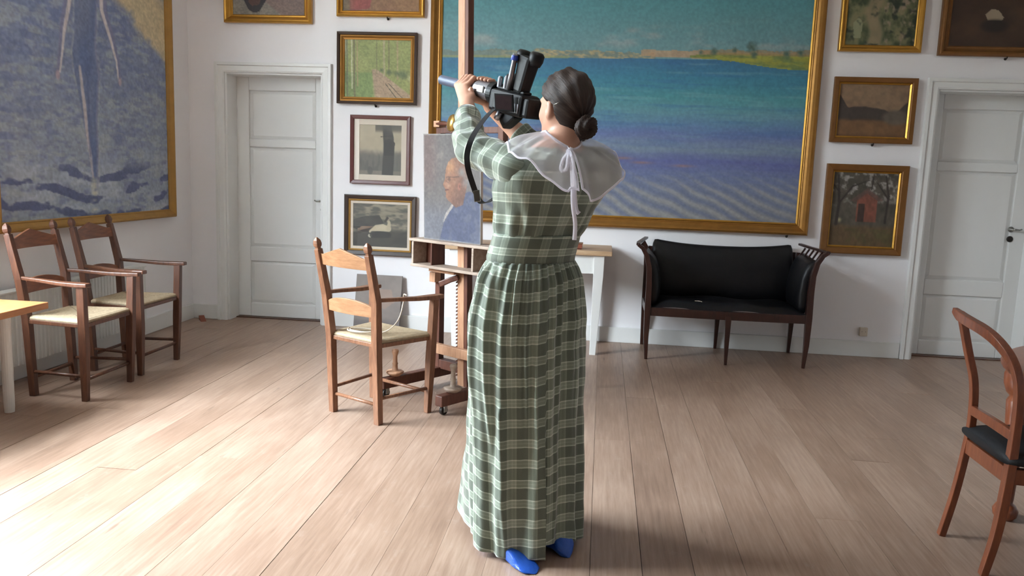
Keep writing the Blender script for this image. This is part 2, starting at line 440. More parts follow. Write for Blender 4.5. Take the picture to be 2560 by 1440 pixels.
# doors
def door(idx, D, label, handle_x, lever_dir):
    x0, x1, zt = D; w = x1 - x0
    root = empty('door_%d' % idx, ((x0 + x1) / 2, YB, 0)); struct(root, label)
    h = w / 2
    # jamb lining and architrave
    MB().box(-h, -h + 0.016, 0.0, 0.18, 0, zt).box(h - 0.016, h, 0.0, 0.18, 0, zt).box(-h + 0.016, h - 0.016, 0.0, 0.18, zt - 0.016, zt).build('jamb', M['paint'], root, bevel=0.002)
    prof = [(0.0, 0.0), (0.0, -0.020), (0.012, -0.026), (0.050, -0.022), (0.056, -0.034), (0.078, -0.034), (0.082, 0.0)]   # (outward, y)
    for side in (-1, 1):
        mb = MB()
        ring0 = [(side * (h + a), y, 0.0) for a, y in prof]; ring1 = [(side * (h + a), y, zt + a) for a, y in prof]
        mb.loft([ring0, ring1]); mb.build('architrave', M['paint'], root)
    mb = MB(); mb.loft([[(-(h + a), y, zt + a) for a, y in prof], [((h + a), y, zt + a) for a, y in prof]]); mb.build('architrave', M['paint'], root)
    MB().box(-h, h, 0.12, 0.31, -0.005, 0.008).build('threshold', M['oak_dark'], root)
    # leaf: board, stiles and rails proud of sunk panels
    a, b = -h + 0.0005, h - 0.0005; zb = 0.0082; ztop = zt - 0.0005
    leaf = MB().box(a, b, 0.200, 0.228, zb, ztop).build('door_leaf', M['paint'], root)
    st = 0.122
    f = MB(); yy0, yy1 = 0.180, 0.2005
    f.box(a, a + st, yy0, yy1, zb, ztop); f.box(b - st, b, yy0, yy1, zb, ztop)
    zs = [(zb, 0.125), (0.495, 0.62), (1.47, 1.537), (1.94, ztop)]
    for z0, z1 in zs: f.box(a + st, b - st, yy0, yy1, z0, z1)
    f.build('stile_and_rail', M['paint'], leaf, bevel=0.006)
    for (za, zc) in ((0.125, 0.495), (0.62, 1.47), (1.537, 1.94)):
        p = MB(); xa, xb = a + st + 0.004, b - st - 0.004; i = 0.028
        p.loft([[(xa, 0.2, za + .004), (xb, 0.2, za + .004), (xb, 0.2, zc - .004), (xa, 0.2, zc - .004)],
                [(xa + i, 0.190, za + i), (xb - i, 0.190, za + i), (xb - i, 0.190, zc - i), (xa + i, 0.190, zc - i)]])
        p.build('panel', M['paint'], leaf)
    hd = empty('handle', (handle_x - (x0 + x1) / 2, 0.18, 1.035)); hd.parent = root
    MB().lathe([(0.0, 0), (0.022, 0), (0.022, 0.006), (0.010, 0.010), (0.009, 0.045), (0.0, 0.046)], (0, 0, 0), 16, (0, -1, 0)).build('rose', M['steel'], hd, smooth=True)
    MB().tube([(0, -0.042, 0), (lever_dir * 0.02, -0.046, 0), (lever_dir * 0.045, -0.044, -0.002), (lever_dir * 0.062, -0.042, 0.005)], [0.008, 0.008, 0.007, 0.006], 10).build('lever', M['steel'], hd, smooth=True)
    MB().lathe([(0.0, 0), (0.024, 0), (0.024, 0.005), (0.016, 0.009), (0.0, 0.009)], (0, 0, -0.075), 16, (0, -1, 0)).build('escutcheon', M['iron'], hd, smooth=True)
    return root
door(1, D1, 'white panelled door in the far wall beside the big bathing painting', -2.362, -1)
door(2, D2, 'white panelled door in the far wall behind the cherry wood chair', 3.165, 1)

# windows (in the left wall, outside the picture): frame, bars, panes, sill
for wi, (y0, y1, z0, z1) in enumerate(WINS):
    root = empty('window_%d' % (wi + 1), (XL - 0.07, (y0 + y1) / 2, z0)); struct(root, 'tall white casement window in the left wall abreast of the woman')
    W = y1 - y0; H = z1 - z0; hw = W / 2
    f = MB().box(-0.022, 0.022, -hw, -hw + 0.05, 0, H).box(-0.022, 0.022, hw - 0.05, hw, 0, H).box(-0.022, 0.022, -hw + 0.05, hw - 0.05, 0, 0.05).box(-0.022, 0.022, -hw + 0.05, hw - 0.05, H - 0.05, H)
    f.build('window_frame', M['paint'], root)
    b = MB().box(-0.018, 0.018, -0.03, 0.03, 0.05, H - 0.05).box(-0.016, 0.016, -hw + 0.05, hw - 0.05, H * 0.66 - 0.025, H * 0.66 + 0.025)
    b.build('glazing_bar', M['paint'], root)
    for ya, yb in ((-hw + 0.05, -0.03), (0.03, hw - 0.05)):
        for za, zb in ((0.05, H * 0.66 - 0.025), (H * 0.66 + 0.025, H - 0.05)):
            MB().box(-0.002, 0.002, ya, yb, za, zb).build('pane', M['pane'], root)
    MB().box(0.022, 0.10, -hw - .04, hw + .04, -0.035, 0.0).build('window_sill', M['paint'], root, bevel=0.004)
# ground outside the windows
struct(MB().box(-60, XL - WT - 0.02, -50, 60, -0.9, -0.6).build('ground_outside', M['grass']), 'pale gravel ground outside the windows')

# unseen greenery added outside to block the low sky from the window
hy = np.linspace(-22, 28, 120); hz_ = np.linspace(0, 1, 26)
Yh, Th = np.meshgrid(hy, hz_, indexing='ij')
top_ = 3.4 + .35 * (fbm(Yh * .35, Yh * 0, 501, 3) - .5) * 2
lump = .35 * (fbm(Yh * 1.1, Th * 5, 503, 4) - .5)
ang = np.clip((Th - .72) / .28, 0, 1) * PI / 2
Xh = -9.4 + lump - 1.1 * (1 - np.cos(ang)); Zh = -.62 + np.where(Th < .72, Th / .72 * (top_ + .62 - .9), top_ + .62 - .9 + .9 * np.sin(ang))
hb = MB().grid(np.stack([Xh, Yh, Zh], -1)).build('sky_blocker', simple('sky_blocker_foliage', (92, 90, 76), .85, var=.35, scale=5, bump=.4), smooth=True)
tag(hb, 'unseen greenery added outside the window to block the low sky', kind='structure')

# ================================================================== PICTURES
def sstep(a, b, x):
    t = np.clip((x - a) / (b - a), 0, 1); return t * t * (3 - 2 * t)
def lay(img, mask, c):
    c = np.asarray(c, float)
    return img * (1 - mask[..., None]) + c * mask[..., None]
def segd(x, y, pts, rad):
    """signed distance to a polyline of varying radius (negative inside)"""
    d = np.full(x.shape, 9.0)
    for (x0, y0), (x1, y1), r0, r1 in zip(pts[:-1], pts[1:], rad[:-1], rad[1:]):
        dx, dy = x1 - x0, y1 - y0; t = np.clip(((x - x0) * dx + (y - y0) * dy) / (dx * dx + dy * dy + 1e-12), 0, 1)
        d = np.minimum(d, np.hypot(x - x0 - t * dx, y - y0 - t * dy) - (r0 + (r1 - r0) * t))
    return d
def inside(x, y, poly):
    r = np.zeros(x.shape, bool); n = len(poly)
    for i in range(n):
        x0, y0 = poly[i]; x1, y1 = poly[(i + 1) % n]
        c = ((y0 > y) != (y1 > y)) & (x < (x1 - x0) * (y - y0) / (y1 - y0 + 1e-12) + x0)
        r ^= c
    return r.astype(float)
def blend(c0, c1, t): return np.asarray(c0, float) * (1 - t[..., None]) + np.asarray(c1, float) * t[..., None]

def canvas_mesh(w, h, fn, res=0.008):
    nx, ny = max(8, int(w / res)), max(8, int(h / res))
    X, Z = np.meshgrid(np.linspace(0, w, nx + 1), np.linspace(0, h, ny + 1))
    img = np.clip(fn(X, Z), 0, 255)
    cl = lin(img)
    P = np.stack([X - w / 2, np.zeros_like(X), Z], -1)
    mb = MB().grid(P)
    me = bpy.data.meshes.new('canvas'); me.from_pydata(mb.v, [], [f[::-1] for f in mb.f]); me.update()
    ca = me.color_attributes.new('paint', 'FLOAT_COLOR', 'POINT')
    ca.data.foreach_set('color', np.concatenate([cl, np.ones(cl.shape[:2] + (1,))], -1).astype(np.float32).ravel())
    return me
def frame_rings(w, h, prof):
    """profile (outward offset from the opening, y towards the viewer is negative) swept round the opening"""
    rings = []
    for sx, sz in ((-1, 0), (1, 0), (1, 1), (-1, 1)):
        rings.append([(sx * (w / 2 + a), y, (h + a) if sz else -a) for a, y in prof])
    return rings
def frame_mesh(w, h, prof):
    mb = MB(); R = frame_rings(w, h, prof); n = len(prof)
    vs = [p for r in R for p in r]; fs = []
    for i in range(4):
        for j in range(n):
            a = i * n + j; b = i * n + (j + 1) % n; c = ((i + 1) % 4) * n + (j + 1) % n; d = ((i + 1) % 4) * n + j
            fs.append((a, b, c, d))
    return mb.add(vs, fs)
def profile(fw, d, style):
    if style == 'cove':      # rounded gilt moulding
        return [(0, -0.004), (0, -0.012), (fw * .12, -0.018), (fw * .22, -0.016), (fw * .40, -d * .55), (fw * .62, -d * .95), (fw * .80, -d), (fw * .92, -d * .9), (fw, -d * .7), (fw, 0.0)]
    if style == 'flat':
        return [(0, -0.004), (0, -d * .75), (fw * .15, -d * .85), (fw * .85, -d), (fw, -d * .95), (fw, 0.0)]
    return [(0, -0.004), (0, -0.016), (fw * .25, -0.018), (fw * .30, -d * .6), (fw * .65, -d), (fw, -d * .8), (fw, 0.0)]
def picture(name, x0, x1, z0, z1, fw, d, mat, style, fn, label, cat='painting', res=0.006, inner=None, iw=.014, mat_w=0, glass=False, hook=0, tilt=0.0, wall='back', yoff=0.0):
    """outer frame rectangle on the wall (coordinates along the wall, height)"""
    W, H = x1 - x0 - 2 * fw, z1 - z0 - 2 * fw
    root = empty(name)
    if wall == 'back': root.location = ((x0 + x1) / 2, YB - 0.012 - yoff, z0 + fw); root.rotation_euler = (tilt, 0, 0)
    else: root.location = (XL + 0.012 + yoff, (x0 + x1) / 2, z0 + fw); root.rotation_euler = (tilt, 0, PI / 2)
    tag(root, label, cat)
    fr = frame_mesh(W, H, profile(fw, d, style)).build('frame', mat, root)
    if inner is not None:
        frame_mesh(W - 2 * iw, H - 2 * iw, [(0, -0.006), (0, -0.012), (iw * .35, -0.016), (iw * .7, -0.016 - iw * .3), (iw, -0.014 - iw * .3), (iw, -0.004)]).xf(Matrix.Translation((0, 0, iw))).build('inner_slip', inner, fr)
    if mat_w:
        frame_mesh(W - 2 * mat_w, H - 2 * mat_w, [(0, -0.004), (0.002, -0.007), (mat_w, -0.007), (mat_w, -0.004)]).xf(Matrix.Translation((0, 0, mat_w))).build('mount', M['mat_board'], root)
        cm = canvas_mesh(W - 2 * mat_w + 0.004, H - 2 * mat_w + 0.004, fn, res); o = link('print', cm, M['canvas'], root); o.location = (0, -0.003, mat_w - 0.002)
    else:
        cm = canvas_mesh(W + 0.004, H + 0.004, fn, res); o = link('canvas', cm, M['canvas'], root); o.location = (0, -0.005, -0.002)
    MB().box(-W / 2 - fw * .6, W / 2 + fw * .6, -0.0025, 0.008, -fw * .6, H + fw * .6).build('backing', M['frame_dark'], root)
    if glass:
        MB().box(-W / 2 - 0.002, W / 2 + 0.002, -0.0112, -0.0100, -0.002, H + 0.002).build('glass', M['glass'], root)
    if hook:
        hk = MB().tube([(hook, 0.008, -fw - 0.012), (hook, -0.010, -fw - 0.014), (hook, -0.030, -fw - 0.012), (hook, -0.034, -fw - 0.001)], 0.004, 8)
        hk.lathe([(0, 0), (0.010, 0), (0.009, 0.006), (0, 0.008)], (hook, -0.004, -fw - 0.014), 10, (0, -1, 0))
        hk.build('wall_hook', M['iron'], root, smooth=True)
    return root

# ---- painted images: x, z in metres from the lower left corner of each canvas
def art_sea(x, z):
    W, H = 2.84, 1.86
    gx = x - 1.325; gz = z + 1.005                       # wall coordinates
    n = fbm(x * 3, z * 9, 3, 4); n2 = fbm(x * 14, z * 40, 5, 3); nf = fbm(x * 60, z * 60, 8, 2)
    img = blend((104, 140, 140), (66, 132, 136), np.clip((gz - 2.35) / 0.55, 0, 1))
    img = lay(img, sstep(.45, .75, n) * np.exp(-((gz - 2.40) / .09) ** 2) * .55, (176, 160, 148))
    hz = 2.228 + 0.012 * np.sin(gx * 1.3 + 1)
    water = gz < hz
    stops = [(2.24, (58, 104, 134)), (2.10, (62, 122, 140)), (1.95, (76, 136, 138)), (1.84, (96, 140, 146)), (1.74, (92, 124, 150)), (1.66, (98, 112, 150)), (1.56, (118, 134, 146)), (1.47, (92, 98, 140)), (1.36, (104, 114, 140)), (1.22, (116, 121, 132)), (1.0, (124, 124, 124))]
    zz = np.clip(gz + (n - .5) * .07, 1.0, 2.24)
    xs = [s[0] for s in stops][::-1]
    wcol = np.stack([np.interp(zz, xs, [s[1][i] for s in stops][::-1]) for i in range(3)], -1)
    streak = sstep(.55, .8, fbm(x * 2.2, z * 34, 21, 3))
    wcol = lay(wcol, streak * sstep(1.45, 1.8, gz) * .35, (54, 96, 140))
    wcol = lay(wcol, sstep(.6, .8, fbm(x * 2.0, z * 30, 29, 3)) * sstep(1.5, 1.7, gz) * .35, (120, 156, 158))
    dep = np.clip(1.85 - gz, 0, .9)
    wn = fbm(x * 1.6, z * 1.6, 31, 3)
    ph = gz * 86 + (gx - .2) * 40 + 9 * np.sin(gx * 1.5 + 2.2 * gz) + 10 * wn
    wav = np.sin(ph) * (.55 + .45 * fbm(x * 7, z * 7, 37, 2)); wav2 = np.sin(gz * 120 + 14 * fbm(x * 2, z * 3, 41, 3))
    low = sstep(1.42, 1.2, gz)
    wcol = lay(wcol, sstep(.05, .8, wav) * (low * .62 + dep * .12), (146, 144, 136))
    wcol = lay(wcol, sstep(.05, .8, -wav) * (low * .40 + dep * .12), (90, 97, 126))
    wcol = lay(wcol, sstep(.2, .9, wav2) * (1 - low) * dep * .5, (86, 92, 140))
    for sx, sz in ((-.2, 1.44), (.15, 1.475), (.3, 1.445), (-.75, 1.6), (.62, 1.43), (-.3, 1.75), (-.45, 1.68)):
        wcol = lay(wcol, np.exp(-((gx - sx) / .075) ** 2 - ((gz - sz) / .010) ** 2) * .7, (150, 112, 96))
    img = np.where(water[..., None], wcol, img)
    # far shore
    tp = hz + .022 + .055 * fbm(x * 9, x * 0, 51, 3) * np.clip(1.5 - abs(gx + .45) * .9, .2, 1)
    land = (gz >= hz - .004) & (gz < tp) & (gx < .36)
    lc = blend((112, 126, 114), (168, 150, 110), sstep(.35, .7, fbm(x * 26, z * 60, 61, 3)) * sstep(-1.0, -.6, gx))
    img = np.where(land[..., None], lc, img)
    img = lay(img, ((gz > hz - .006) & (gz < hz + .012) & (gx < -.3)) * .6, (140, 144, 92))
    hill = (gx > .25) & (gz > 2.255 - (gx - .25) * .02) & (gz < 2.275 + .045 * fbm(x * 8, x * 0, 71, 3))
    img = lay(img, hill * .8, (176, 140, 104))
    isl = (gx > .62) & (gz < 2.285 - .02 * (1 - np.clip((gx - .62) / .25, 0, 1)) + .008 * n) & (gz > 2.255 - .075 * sstep(.62, 1.5, gx) - .01 * n2)
    img = np.where(isl[..., None], blend((150, 148, 62), (108, 122, 70), sstep(.3, .7, fbm(x * 12, z * 50, 77, 3))), img)
    img = lay(img, ((gx > .7) & (gz > 2.275) & (gz < 2.30 + .03 * fbm(x * 11, x * 0, 79, 3))) * .7, (150, 124, 88))
    for sx, sz, r in ((.80, 2.30, .030), (1.08, 2.335, .045), (1.10, 2.28, .03), (1.34, 2.29, .032), (.95, 2.315, .02), (1.44, 2.30, .03), (.70, 2.29, .018)):
        img = lay(img, np.clip(1.4 - np.hypot((gx - sx), (gz - sz) * .9) / r - .5 * nf, 0, 1), (74, 96, 84))
    return img * (0.92 + .16 * nf[..., None]) * np.array([1.05, 1.06, 1.10])
picture('seascape_painting', -1.415, 1.585, 0.932, 2.96, 0.078, 0.050, M['gold_sea'], 'cove', art_sea, 'huge gilt-framed blue seascape with a distant shore above the black sofa', res=0.0062, inner=M['gold'], hook=1.35)

def art_wade(x, z):
    Y0, Z0 = 4.33, 0.96
    gx, gz = x + Y0, z + Z0
    n = fbm(x * 3, z * 8, 103, 4); n2 = fbm(x * 11, z * 30, 105, 3); nf = fbm(x * 55, z * 60, 108, 2); nb = fbm(x * 18, z * 18, 109, 3)
    wx = gx + .012 * (fbm(x * 14, z * 9, 151, 3) - .5); wz = gz
    img = blend((132, 138, 142), (104, 114, 136), sstep(1.3, 2.6, gz))
    img = lay(img, sstep(.46, .70, n2) * .50, (96, 104, 132)); img = lay(img, sstep(.45, .7, n) * .30, (92, 98, 122))
    img = lay(img, sstep(.50, .72, fbm(x * 9, z * 32, 113, 3)) * .50, (156, 158, 146))
    band = gz - (2.50 - (gx - 5.4) * .50)
    img = lay(img, sstep(-.10, .06, band + (n - .5) * .22 + (nb - .5) * .1) * sstep(.60, .30, band) * .92, (190, 170, 126))
    img = lay(img, sstep(.45, .65, band + (n - .5) * .1), (128, 128, 146))
    # breaking waves low down
    foam = sstep(1.50, 1.22, gz)
    img = lay(img, foam * sstep(.40, .66, n) * .60, (166, 170, 166))
    vv = gz - .16 * np.abs(gx - 5.22) ** 1.2
    wv = np.sin(vv * 46 + 5 * fbm(x * 3, z * 3, 121, 3)) * .5 + (fbm(x * 6, z * 12, 123, 4) - .46) * 2.2
    dk = sstep(.28, .50, wv) * sstep(1.36, 1.24, gz)
    img = lay(img, dk * .85, (72, 78, 106)); img = lay(img, dk * sstep(.5, .7, n2) * .5, (96, 98, 118))
    # wading figure seen against the light
    body = [(5.195, 2.95), (5.195, 2.6), (5.192, 2.35), (5.178, 2.14), (5.166, 2.02), (5.178, 1.9), (5.188, 1.75), (5.195, 1.58), (5.212, 1.45), (5.226, 1.32), (5.222, 1.15)]
    rad = [.165, .155, .120, .108, .128, .130, .100, .072, .058, .040, .028]
    d = segd(wx, wz, body, rad)
    core = sstep(.010, -.012, d)
    img = lay(img, sstep(.030, .0, d) * (1 - core) * sstep(.35, .6, nb) * .5, (178, 174, 156))
    img = lay(img, core * .95, (88, 100, 126)); img = lay(img, core * sstep(.40, .68, fbm(x * 8, z * 5, 131, 3)) * .5, (112, 118, 132)); img = lay(img, core * sstep(.1, -.1, gx - 5.24) * sstep(2.0, 2.3, gz) * .3, (122, 120, 122))
    ll = segd(wx, wz, [(5.105, 1.93), (5.135, 1.72), (5.155, 1.52), (5.185, 1.36), (5.20, 1.22)], [.010, .016, .013, .011, .006])
    img = lay(img, sstep(.010, -.006, ll) * .7, (206, 186, 166))
    img = lay(img, core * np.exp(-((wx - 5.182) / .012) ** 2) * sstep(2.02, 1.95, gz) * .5, (80, 88, 116))
    img = lay(img, core * sstep(-.03, .0, d) * (gx > 5.2) * .35, (178, 160, 160))
    for arm, r, sd in (([(5.03, 2.62), (5.02, 2.36), (4.955, 2.15), (4.92, 2.0), (4.890, 1.88)], [.046, .040, .031, .020, .016], 1), ([(5.37, 2.62), (5.375, 2.34), (5.46, 2.17), (5.527, 2.02), (5.543, 1.91)], [.046, .040, .031, .021, .016], -1)):
        d = segd(wx, wz, arm, r); img = lay(img, sstep(.012, -.008, d) * .9, (112, 112, 130))
        d2 = segd(wx - sd * .014, wz, arm, [q * .45 for q in r]); img = lay(img, sstep(.008, -.006, d2) * .8, (204, 190, 172))
    for hx, hz in ((4.883, 1.855), (5.548, 1.885)):
        img = lay(img, sstep(.028, .012, np.hypot(gx - hx, (gz - hz) * .7)) * .75, (170, 142, 138))
    img = lay(img, np.exp(-((wx - 5.21) / .035) ** 2) * sstep(1.24, 1.18, gz) * sstep(.4, .7, fbm(x * 9, z * 40, 141, 2)) * .8, (192, 186, 154))
    return img * (0.88 + .24 * nf[..., None]) * np.array([1.14, 1.16, 1.24])
picture('bathing_painting', 4.255, 6.205, 0.885, 3.05, 0.062, 0.045, M['gold_dull'], 'cove', art_wade, 'large gilt-framed painting of a bather wading in blue surf on the left wall', res=0.0075, wall='left')

def art_boats(x, z):
    n = fbm(x * 20, z * 60, 1, 3); nf = fbm(x * 90, z * 90, 2, 2)
    img = blend((150, 142, 128), (112, 106, 98), n)
    img = lay(img, sstep(.0, .02, (x - .24) * .9 - (.12 - z) * 1.2) * .9, (124, 104, 96))
    img = lay(img, inside(x, z, [(.09, .12), (.13, .045), (.17, .02), (.22, .025), (.27, .10), (.30, .16), (.08, .17)]), (46, 40, 42))
    img = lay(img, inside(x, z, [(.13, .10), (.16, .07), (.22, .08), (.24, .13), (.14, .14)]) * .8, (96, 64, 54))
    img = lay(img, sstep(.16, .2, z + .03 * n), (136, 146, 150))
    img = lay(img, ((np.abs(x - .2) < .004) & (z > .12)) * 1.0, (60, 48, 40))
    return img * (.85 + .3 * nf[..., None])
picture('harbour_painting', -3.115, -2.385, 2.452, 3.0, 0.066, 0.05, M['gold'], 'cove', art_boats, 'gilt-framed painting of a dark moored boat hanging above the left door')
def art_red(x, z):
    n = fbm(x * 8, z * 8, 11, 3); nf = fbm(x * 80, z * 80, 12, 2)
    img = blend((128, 92, 72), (150, 116, 78), n)
    img = lay(img, inside(x, z, [(.06, .0), (.05, .25), (.12, .4), (.24, .4), (.26, .2), (.22, .02)]) * .85, (148, 72, 70))
    img = lay(img, sstep(.12, .0, x) * .8, (108, 98, 78))
    img = lay(img, sstep(.30, .36, z), (150, 140, 120))
    return img * (.86 + .28 * nf[..., None])
picture('red_figure_painting', -2.180, -1.470, 2.515, 3.02, 0.046, 0.04, M['gold'], 'cove', art_red, 'gilt-framed reddish-brown painting above the woodland road painting', hook=0.06)
def art_road(x, z):
    n = fbm(x * 10, z * 10, 13, 4); n2 = fbm(x * 26, z * 20, 14, 3); nf = fbm(x * 90, z * 90, 15, 2)
    img = blend((104, 116, 66), (138, 142, 88), n)
    img = lay(img, sstep(.24, .34, z) * .6 * n2, (124, 134, 84))
    # road from the lower edge towards the upper left
    cx = .30 + (z - .23) * -.75; wd = .012 + (.27 - z).clip(0) * .62
    road = sstep(1.15, .9, np.abs(x - cx) / wd) * sstep(.265, .245, z)
    img = lay(img, sstep(.24, .22, z) * (x < cx) * .8, (98, 122, 72))
    img = lay(img, road, (146, 122, 104)); img = lay(img, road * sstep(.5, .7, n2) * .5, (164, 142, 118))
    for o_, s_ in ((.10, 1.0), (.42, 1.0)):
        img = lay(img, sstep(.006, .002, np.abs(x - (cx + wd * o_))) * (z < .15) * sstep(.4, .6, fbm(x * 4, z * 30, 16, 2)), (66, 60, 52))
    img = lay(img, sstep(.30, .42, z) * sstep(.07, .02, x) * .9, (196, 192, 186))
    for tx, w_, z0_, c in ((.055, .010, .0, (80, 84, 62)), (.095, .007, .10, (178, 172, 150)), (.115, .010, .02, (92, 86, 64)), (.14, .006, .12, (150, 124, 96)), (.36, .010, .20, (150, 138, 112)), (.40, .006, .2, (92, 84, 62)), (.47, .008, .18, (150, 130, 100)), (.30, .005, .22, (94, 92, 66))):
        img = lay(img, sstep(w_, w_ * .5, np.abs(x - tx + .02 * (z - .25))) * (z > z0_) * (.6 + .4 * n), c)
    for sx, sz, r in ((.40, .235, .03), (.47, .225, .035), (.52, .215, .045), (.34, .25, .025), (.03, .18, .05)):
        img = lay(img, np.clip(1.5 - np.hypot(x - sx, (z - sz) * 1.3) / r - .5 * n2, 0, 1) * .85, (72, 84, 60))
    img = lay(img, sstep(.04, .0, np.hypot(x - .58, z - .19)) * .7, (176, 172, 140))
    return (img * .9 + np.array([26, 24, 16])) * (.90 + .28 * nf[..., None])
picture('woodland_road_painting', -2.172, -1.520, 1.836, 2.396, 0.022, 0.042, M['frame_dark'], 'flat', art_road, 'dark and gilt framed painting of a green woodland road right of the left door', res=0.005, inner=M['gold_sea'], iw=.034, hook=-.01)
def art_print1(x, z):
    n = fbm(x * 14, z * 14, 17, 4); n2 = fbm(x * 60, z * 20, 18, 3)
    img = blend((164, 152, 130), (190, 178, 152), n)
    img = lay(img, sstep(.22, .15, z + .05 * (n - .5)) * .9, (104, 102, 96)); img = lay(img, sstep(.5, .7, n2) * sstep(.22, .1, z) * .4, (78, 78, 74))
    img = lay(img, (z < .035) * .7, (140, 134, 120))
    trunk = segd(x, z, [(.235, .0), (.245, .18), (.24, .30), (.225, .40)], [.045, .043, .042, .035])
    img = lay(img, sstep(.006, -.004, trunk + .01 * (n2 - .5)), (72, 70, 66))
    img = lay(img, sstep(.30, .5, n + np.clip((z - .33) * 2, -1, .3)) * (x > .13) * sstep(.33, .37, z) * .9, (92, 88, 80))
    img = lay(img, inside(x, z, [(.20, .16), (.205, .24), (.20, .27), (.235, .295), (.27, .285), (.295, .26), (.285, .16)]), (60, 58, 56))
    img = lay(img, sstep(.022, .018, np.hypot(x - .225, z - .305)), (84, 78, 72))
    img = lay(img, sstep(.004, .002, np.abs(z - .312 - (x - .22) * .1)) * (np.abs(x - .225) < .05), (60, 56, 54))
    img = lay(img, sstep(.026, .02, np.hypot((x - .09), (z - .035) * .7)) * .7, (84, 82, 78))
    return img
picture('hunter_print', -2.063, -1.566, 1.200, 1.750, 0.030, 0.024, M['frame_red'], 'flat', art_print1, 'grey print of a man by a tree under glass, red-brown frame and cream mount', cat='picture', res=0.004, mat_w=0.046, glass=True)
def art_print2(x, z):
    n = fbm(x * 8, z * 16, 19, 4); n2 = fbm(x * 16, z * 50, 20, 3)
    img = blend((96, 94, 86), (150, 142, 122), sstep(.3, .7, n2))
    img = lay(img, sstep(.19, .12, z + .1 * (n - .5)) * .85, (72, 70, 66))
    img = lay(img, inside(x, z, [(.0, .22), (.10, .25), (.22, .26), (.26, .20), (.2, .12), (.08, .12), (.0, .15)]) * .8, (64, 64, 62))
    body = segd(x, z, [(.15, .125), (.20, .155), (.25, .16), (.30, .15)], [.014, .026, .03, .022])
    img = lay(img, sstep(.004, -.004, body), (188, 176, 150))
    img = lay(img, sstep(.004, -.002, segd(x, z, [(.30, .155), (.305, .20), (.295, .222)], [.018, .011, .009])), (180, 168, 142))
    img = lay(img, sstep(.014, .010, np.hypot(x - .295, z - .228)), (150, 138, 118))
    img = lay(img, sstep(.003, .001, segd(x, z, [(.27, .21), (.29, .24)], [.006, .008])), (70, 66, 62))
    img = lay(img, sstep(.020, .015, np.hypot((x - .145), (z - .09) * 1.2)), (196, 188, 170))
    img = lay(img, sstep(.004, -.006, segd(x, z, [(.17, .10), (.30, .10)], [.03, .025])) * .8, (58, 58, 56))
    return img * (.9 + .2 * n[..., None])
picture('water_bird_print', -2.108, -1.508, 0.616, 1.110, 0.036, 0.026, M['frame_dark'], 'flat', art_print2, 'dark framed print of a pale water bird under glass behind the ladder-back chair', cat='picture', res=0.004, mat_w=0.036, glass=True, inner=M['gold_dull'])
def art_garden(x, z):
    n = fbm(x * 16, z * 12, 23, 4); n2 = fbm(x * 30, z * 24, 24, 3)
    img = blend((62, 74, 48), (128, 122, 88), sstep(.3, .7, n))
    img = lay(img, sstep(.07, .03, np.abs(x - .20 - .02 * np.sin(z * 20))) * .8, (150, 132, 104))
    img = lay(img, inside(x, z, [(.06, .05), (.05, .16), (.09, .2), (.12, .16), (.11, .05)]) * .8, (150, 152, 120))
    img = lay(img, sstep(.5, .75, n2) * (x > .26) * .8, (160, 138, 120)); img = lay(img, sstep(.55, .8, fbm(x * 20, z * 20, 25, 3)), (44, 52, 40))
    return img
picture('garden_painting', 1.690, 2.285, 2.322, 2.96, 0.050, 0.036, M['gold'], 'cove', art_garden, 'gilt-framed green garden painting right of the seascape, topmost of its column')
def art_dark(x, z):
    n = fbm(x * 6, z * 8, 26, 4)
    img = blend((52, 36, 28), (86, 62, 44), n)
    img = lay(img, inside(x, z, [(.26, .19), (.24, .23), (.28, .27), (.33, .26), (.37, .21), (.36, .19)]) * .9, (176, 160, 136))
    img = lay(img, sstep(.06, .03, np.hypot((x - .31) * .5, z - .15)) * .8, (36, 28, 24))
    img = lay(img, sstep(.38, .5, z) * .6, (96, 78, 60)); return img
picture('dark_painting', 2.405, 3.25, 2.305, 2.98, 0.072, 0.045, M['gold_dark'], 'cove', art_dark, 'gilt-framed nearly black painting with a pale patch above the right door', hook=.06)
def art_dusk(x, z):
    n = fbm(x * 9, z * 9, 33, 4); n2 = fbm(x * 30, z * 30, 34, 3)
    img = blend((122, 96, 74), (142, 118, 92), n)
    ln = .20 + .03 * fbm(x * 12, x * 0, 35, 3) + .10 * sstep(.10, .0, x) + .08 * sstep(.42, .53, x) + .02 * np.sin(x * 9)
    img = lay(img, sstep(.004, -.004, z - ln), (66, 56, 50))
    img = lay(img, sstep(.15, .12, z + .03 * (n - .5)) * .9, (120, 86, 54))
    img = lay(img, sstep(.07, .04, np.hypot((x - .44) * .55, z - .16)) * .9, (98, 88, 76))
    img = lay(img, sstep(.05, .0, z) * .5, (80, 52, 38))
    return img * (.85 + .3 * n2[..., None])
picture('dusk_landscape_painting', 1.688, 2.288, 1.652, 2.136, 0.036, 0.034, M['gold_dark'], 'flat', art_dusk, 'gilt-framed brown dusk landscape, middle of the three right of the seascape', inner=M['gold'], hook=.02)
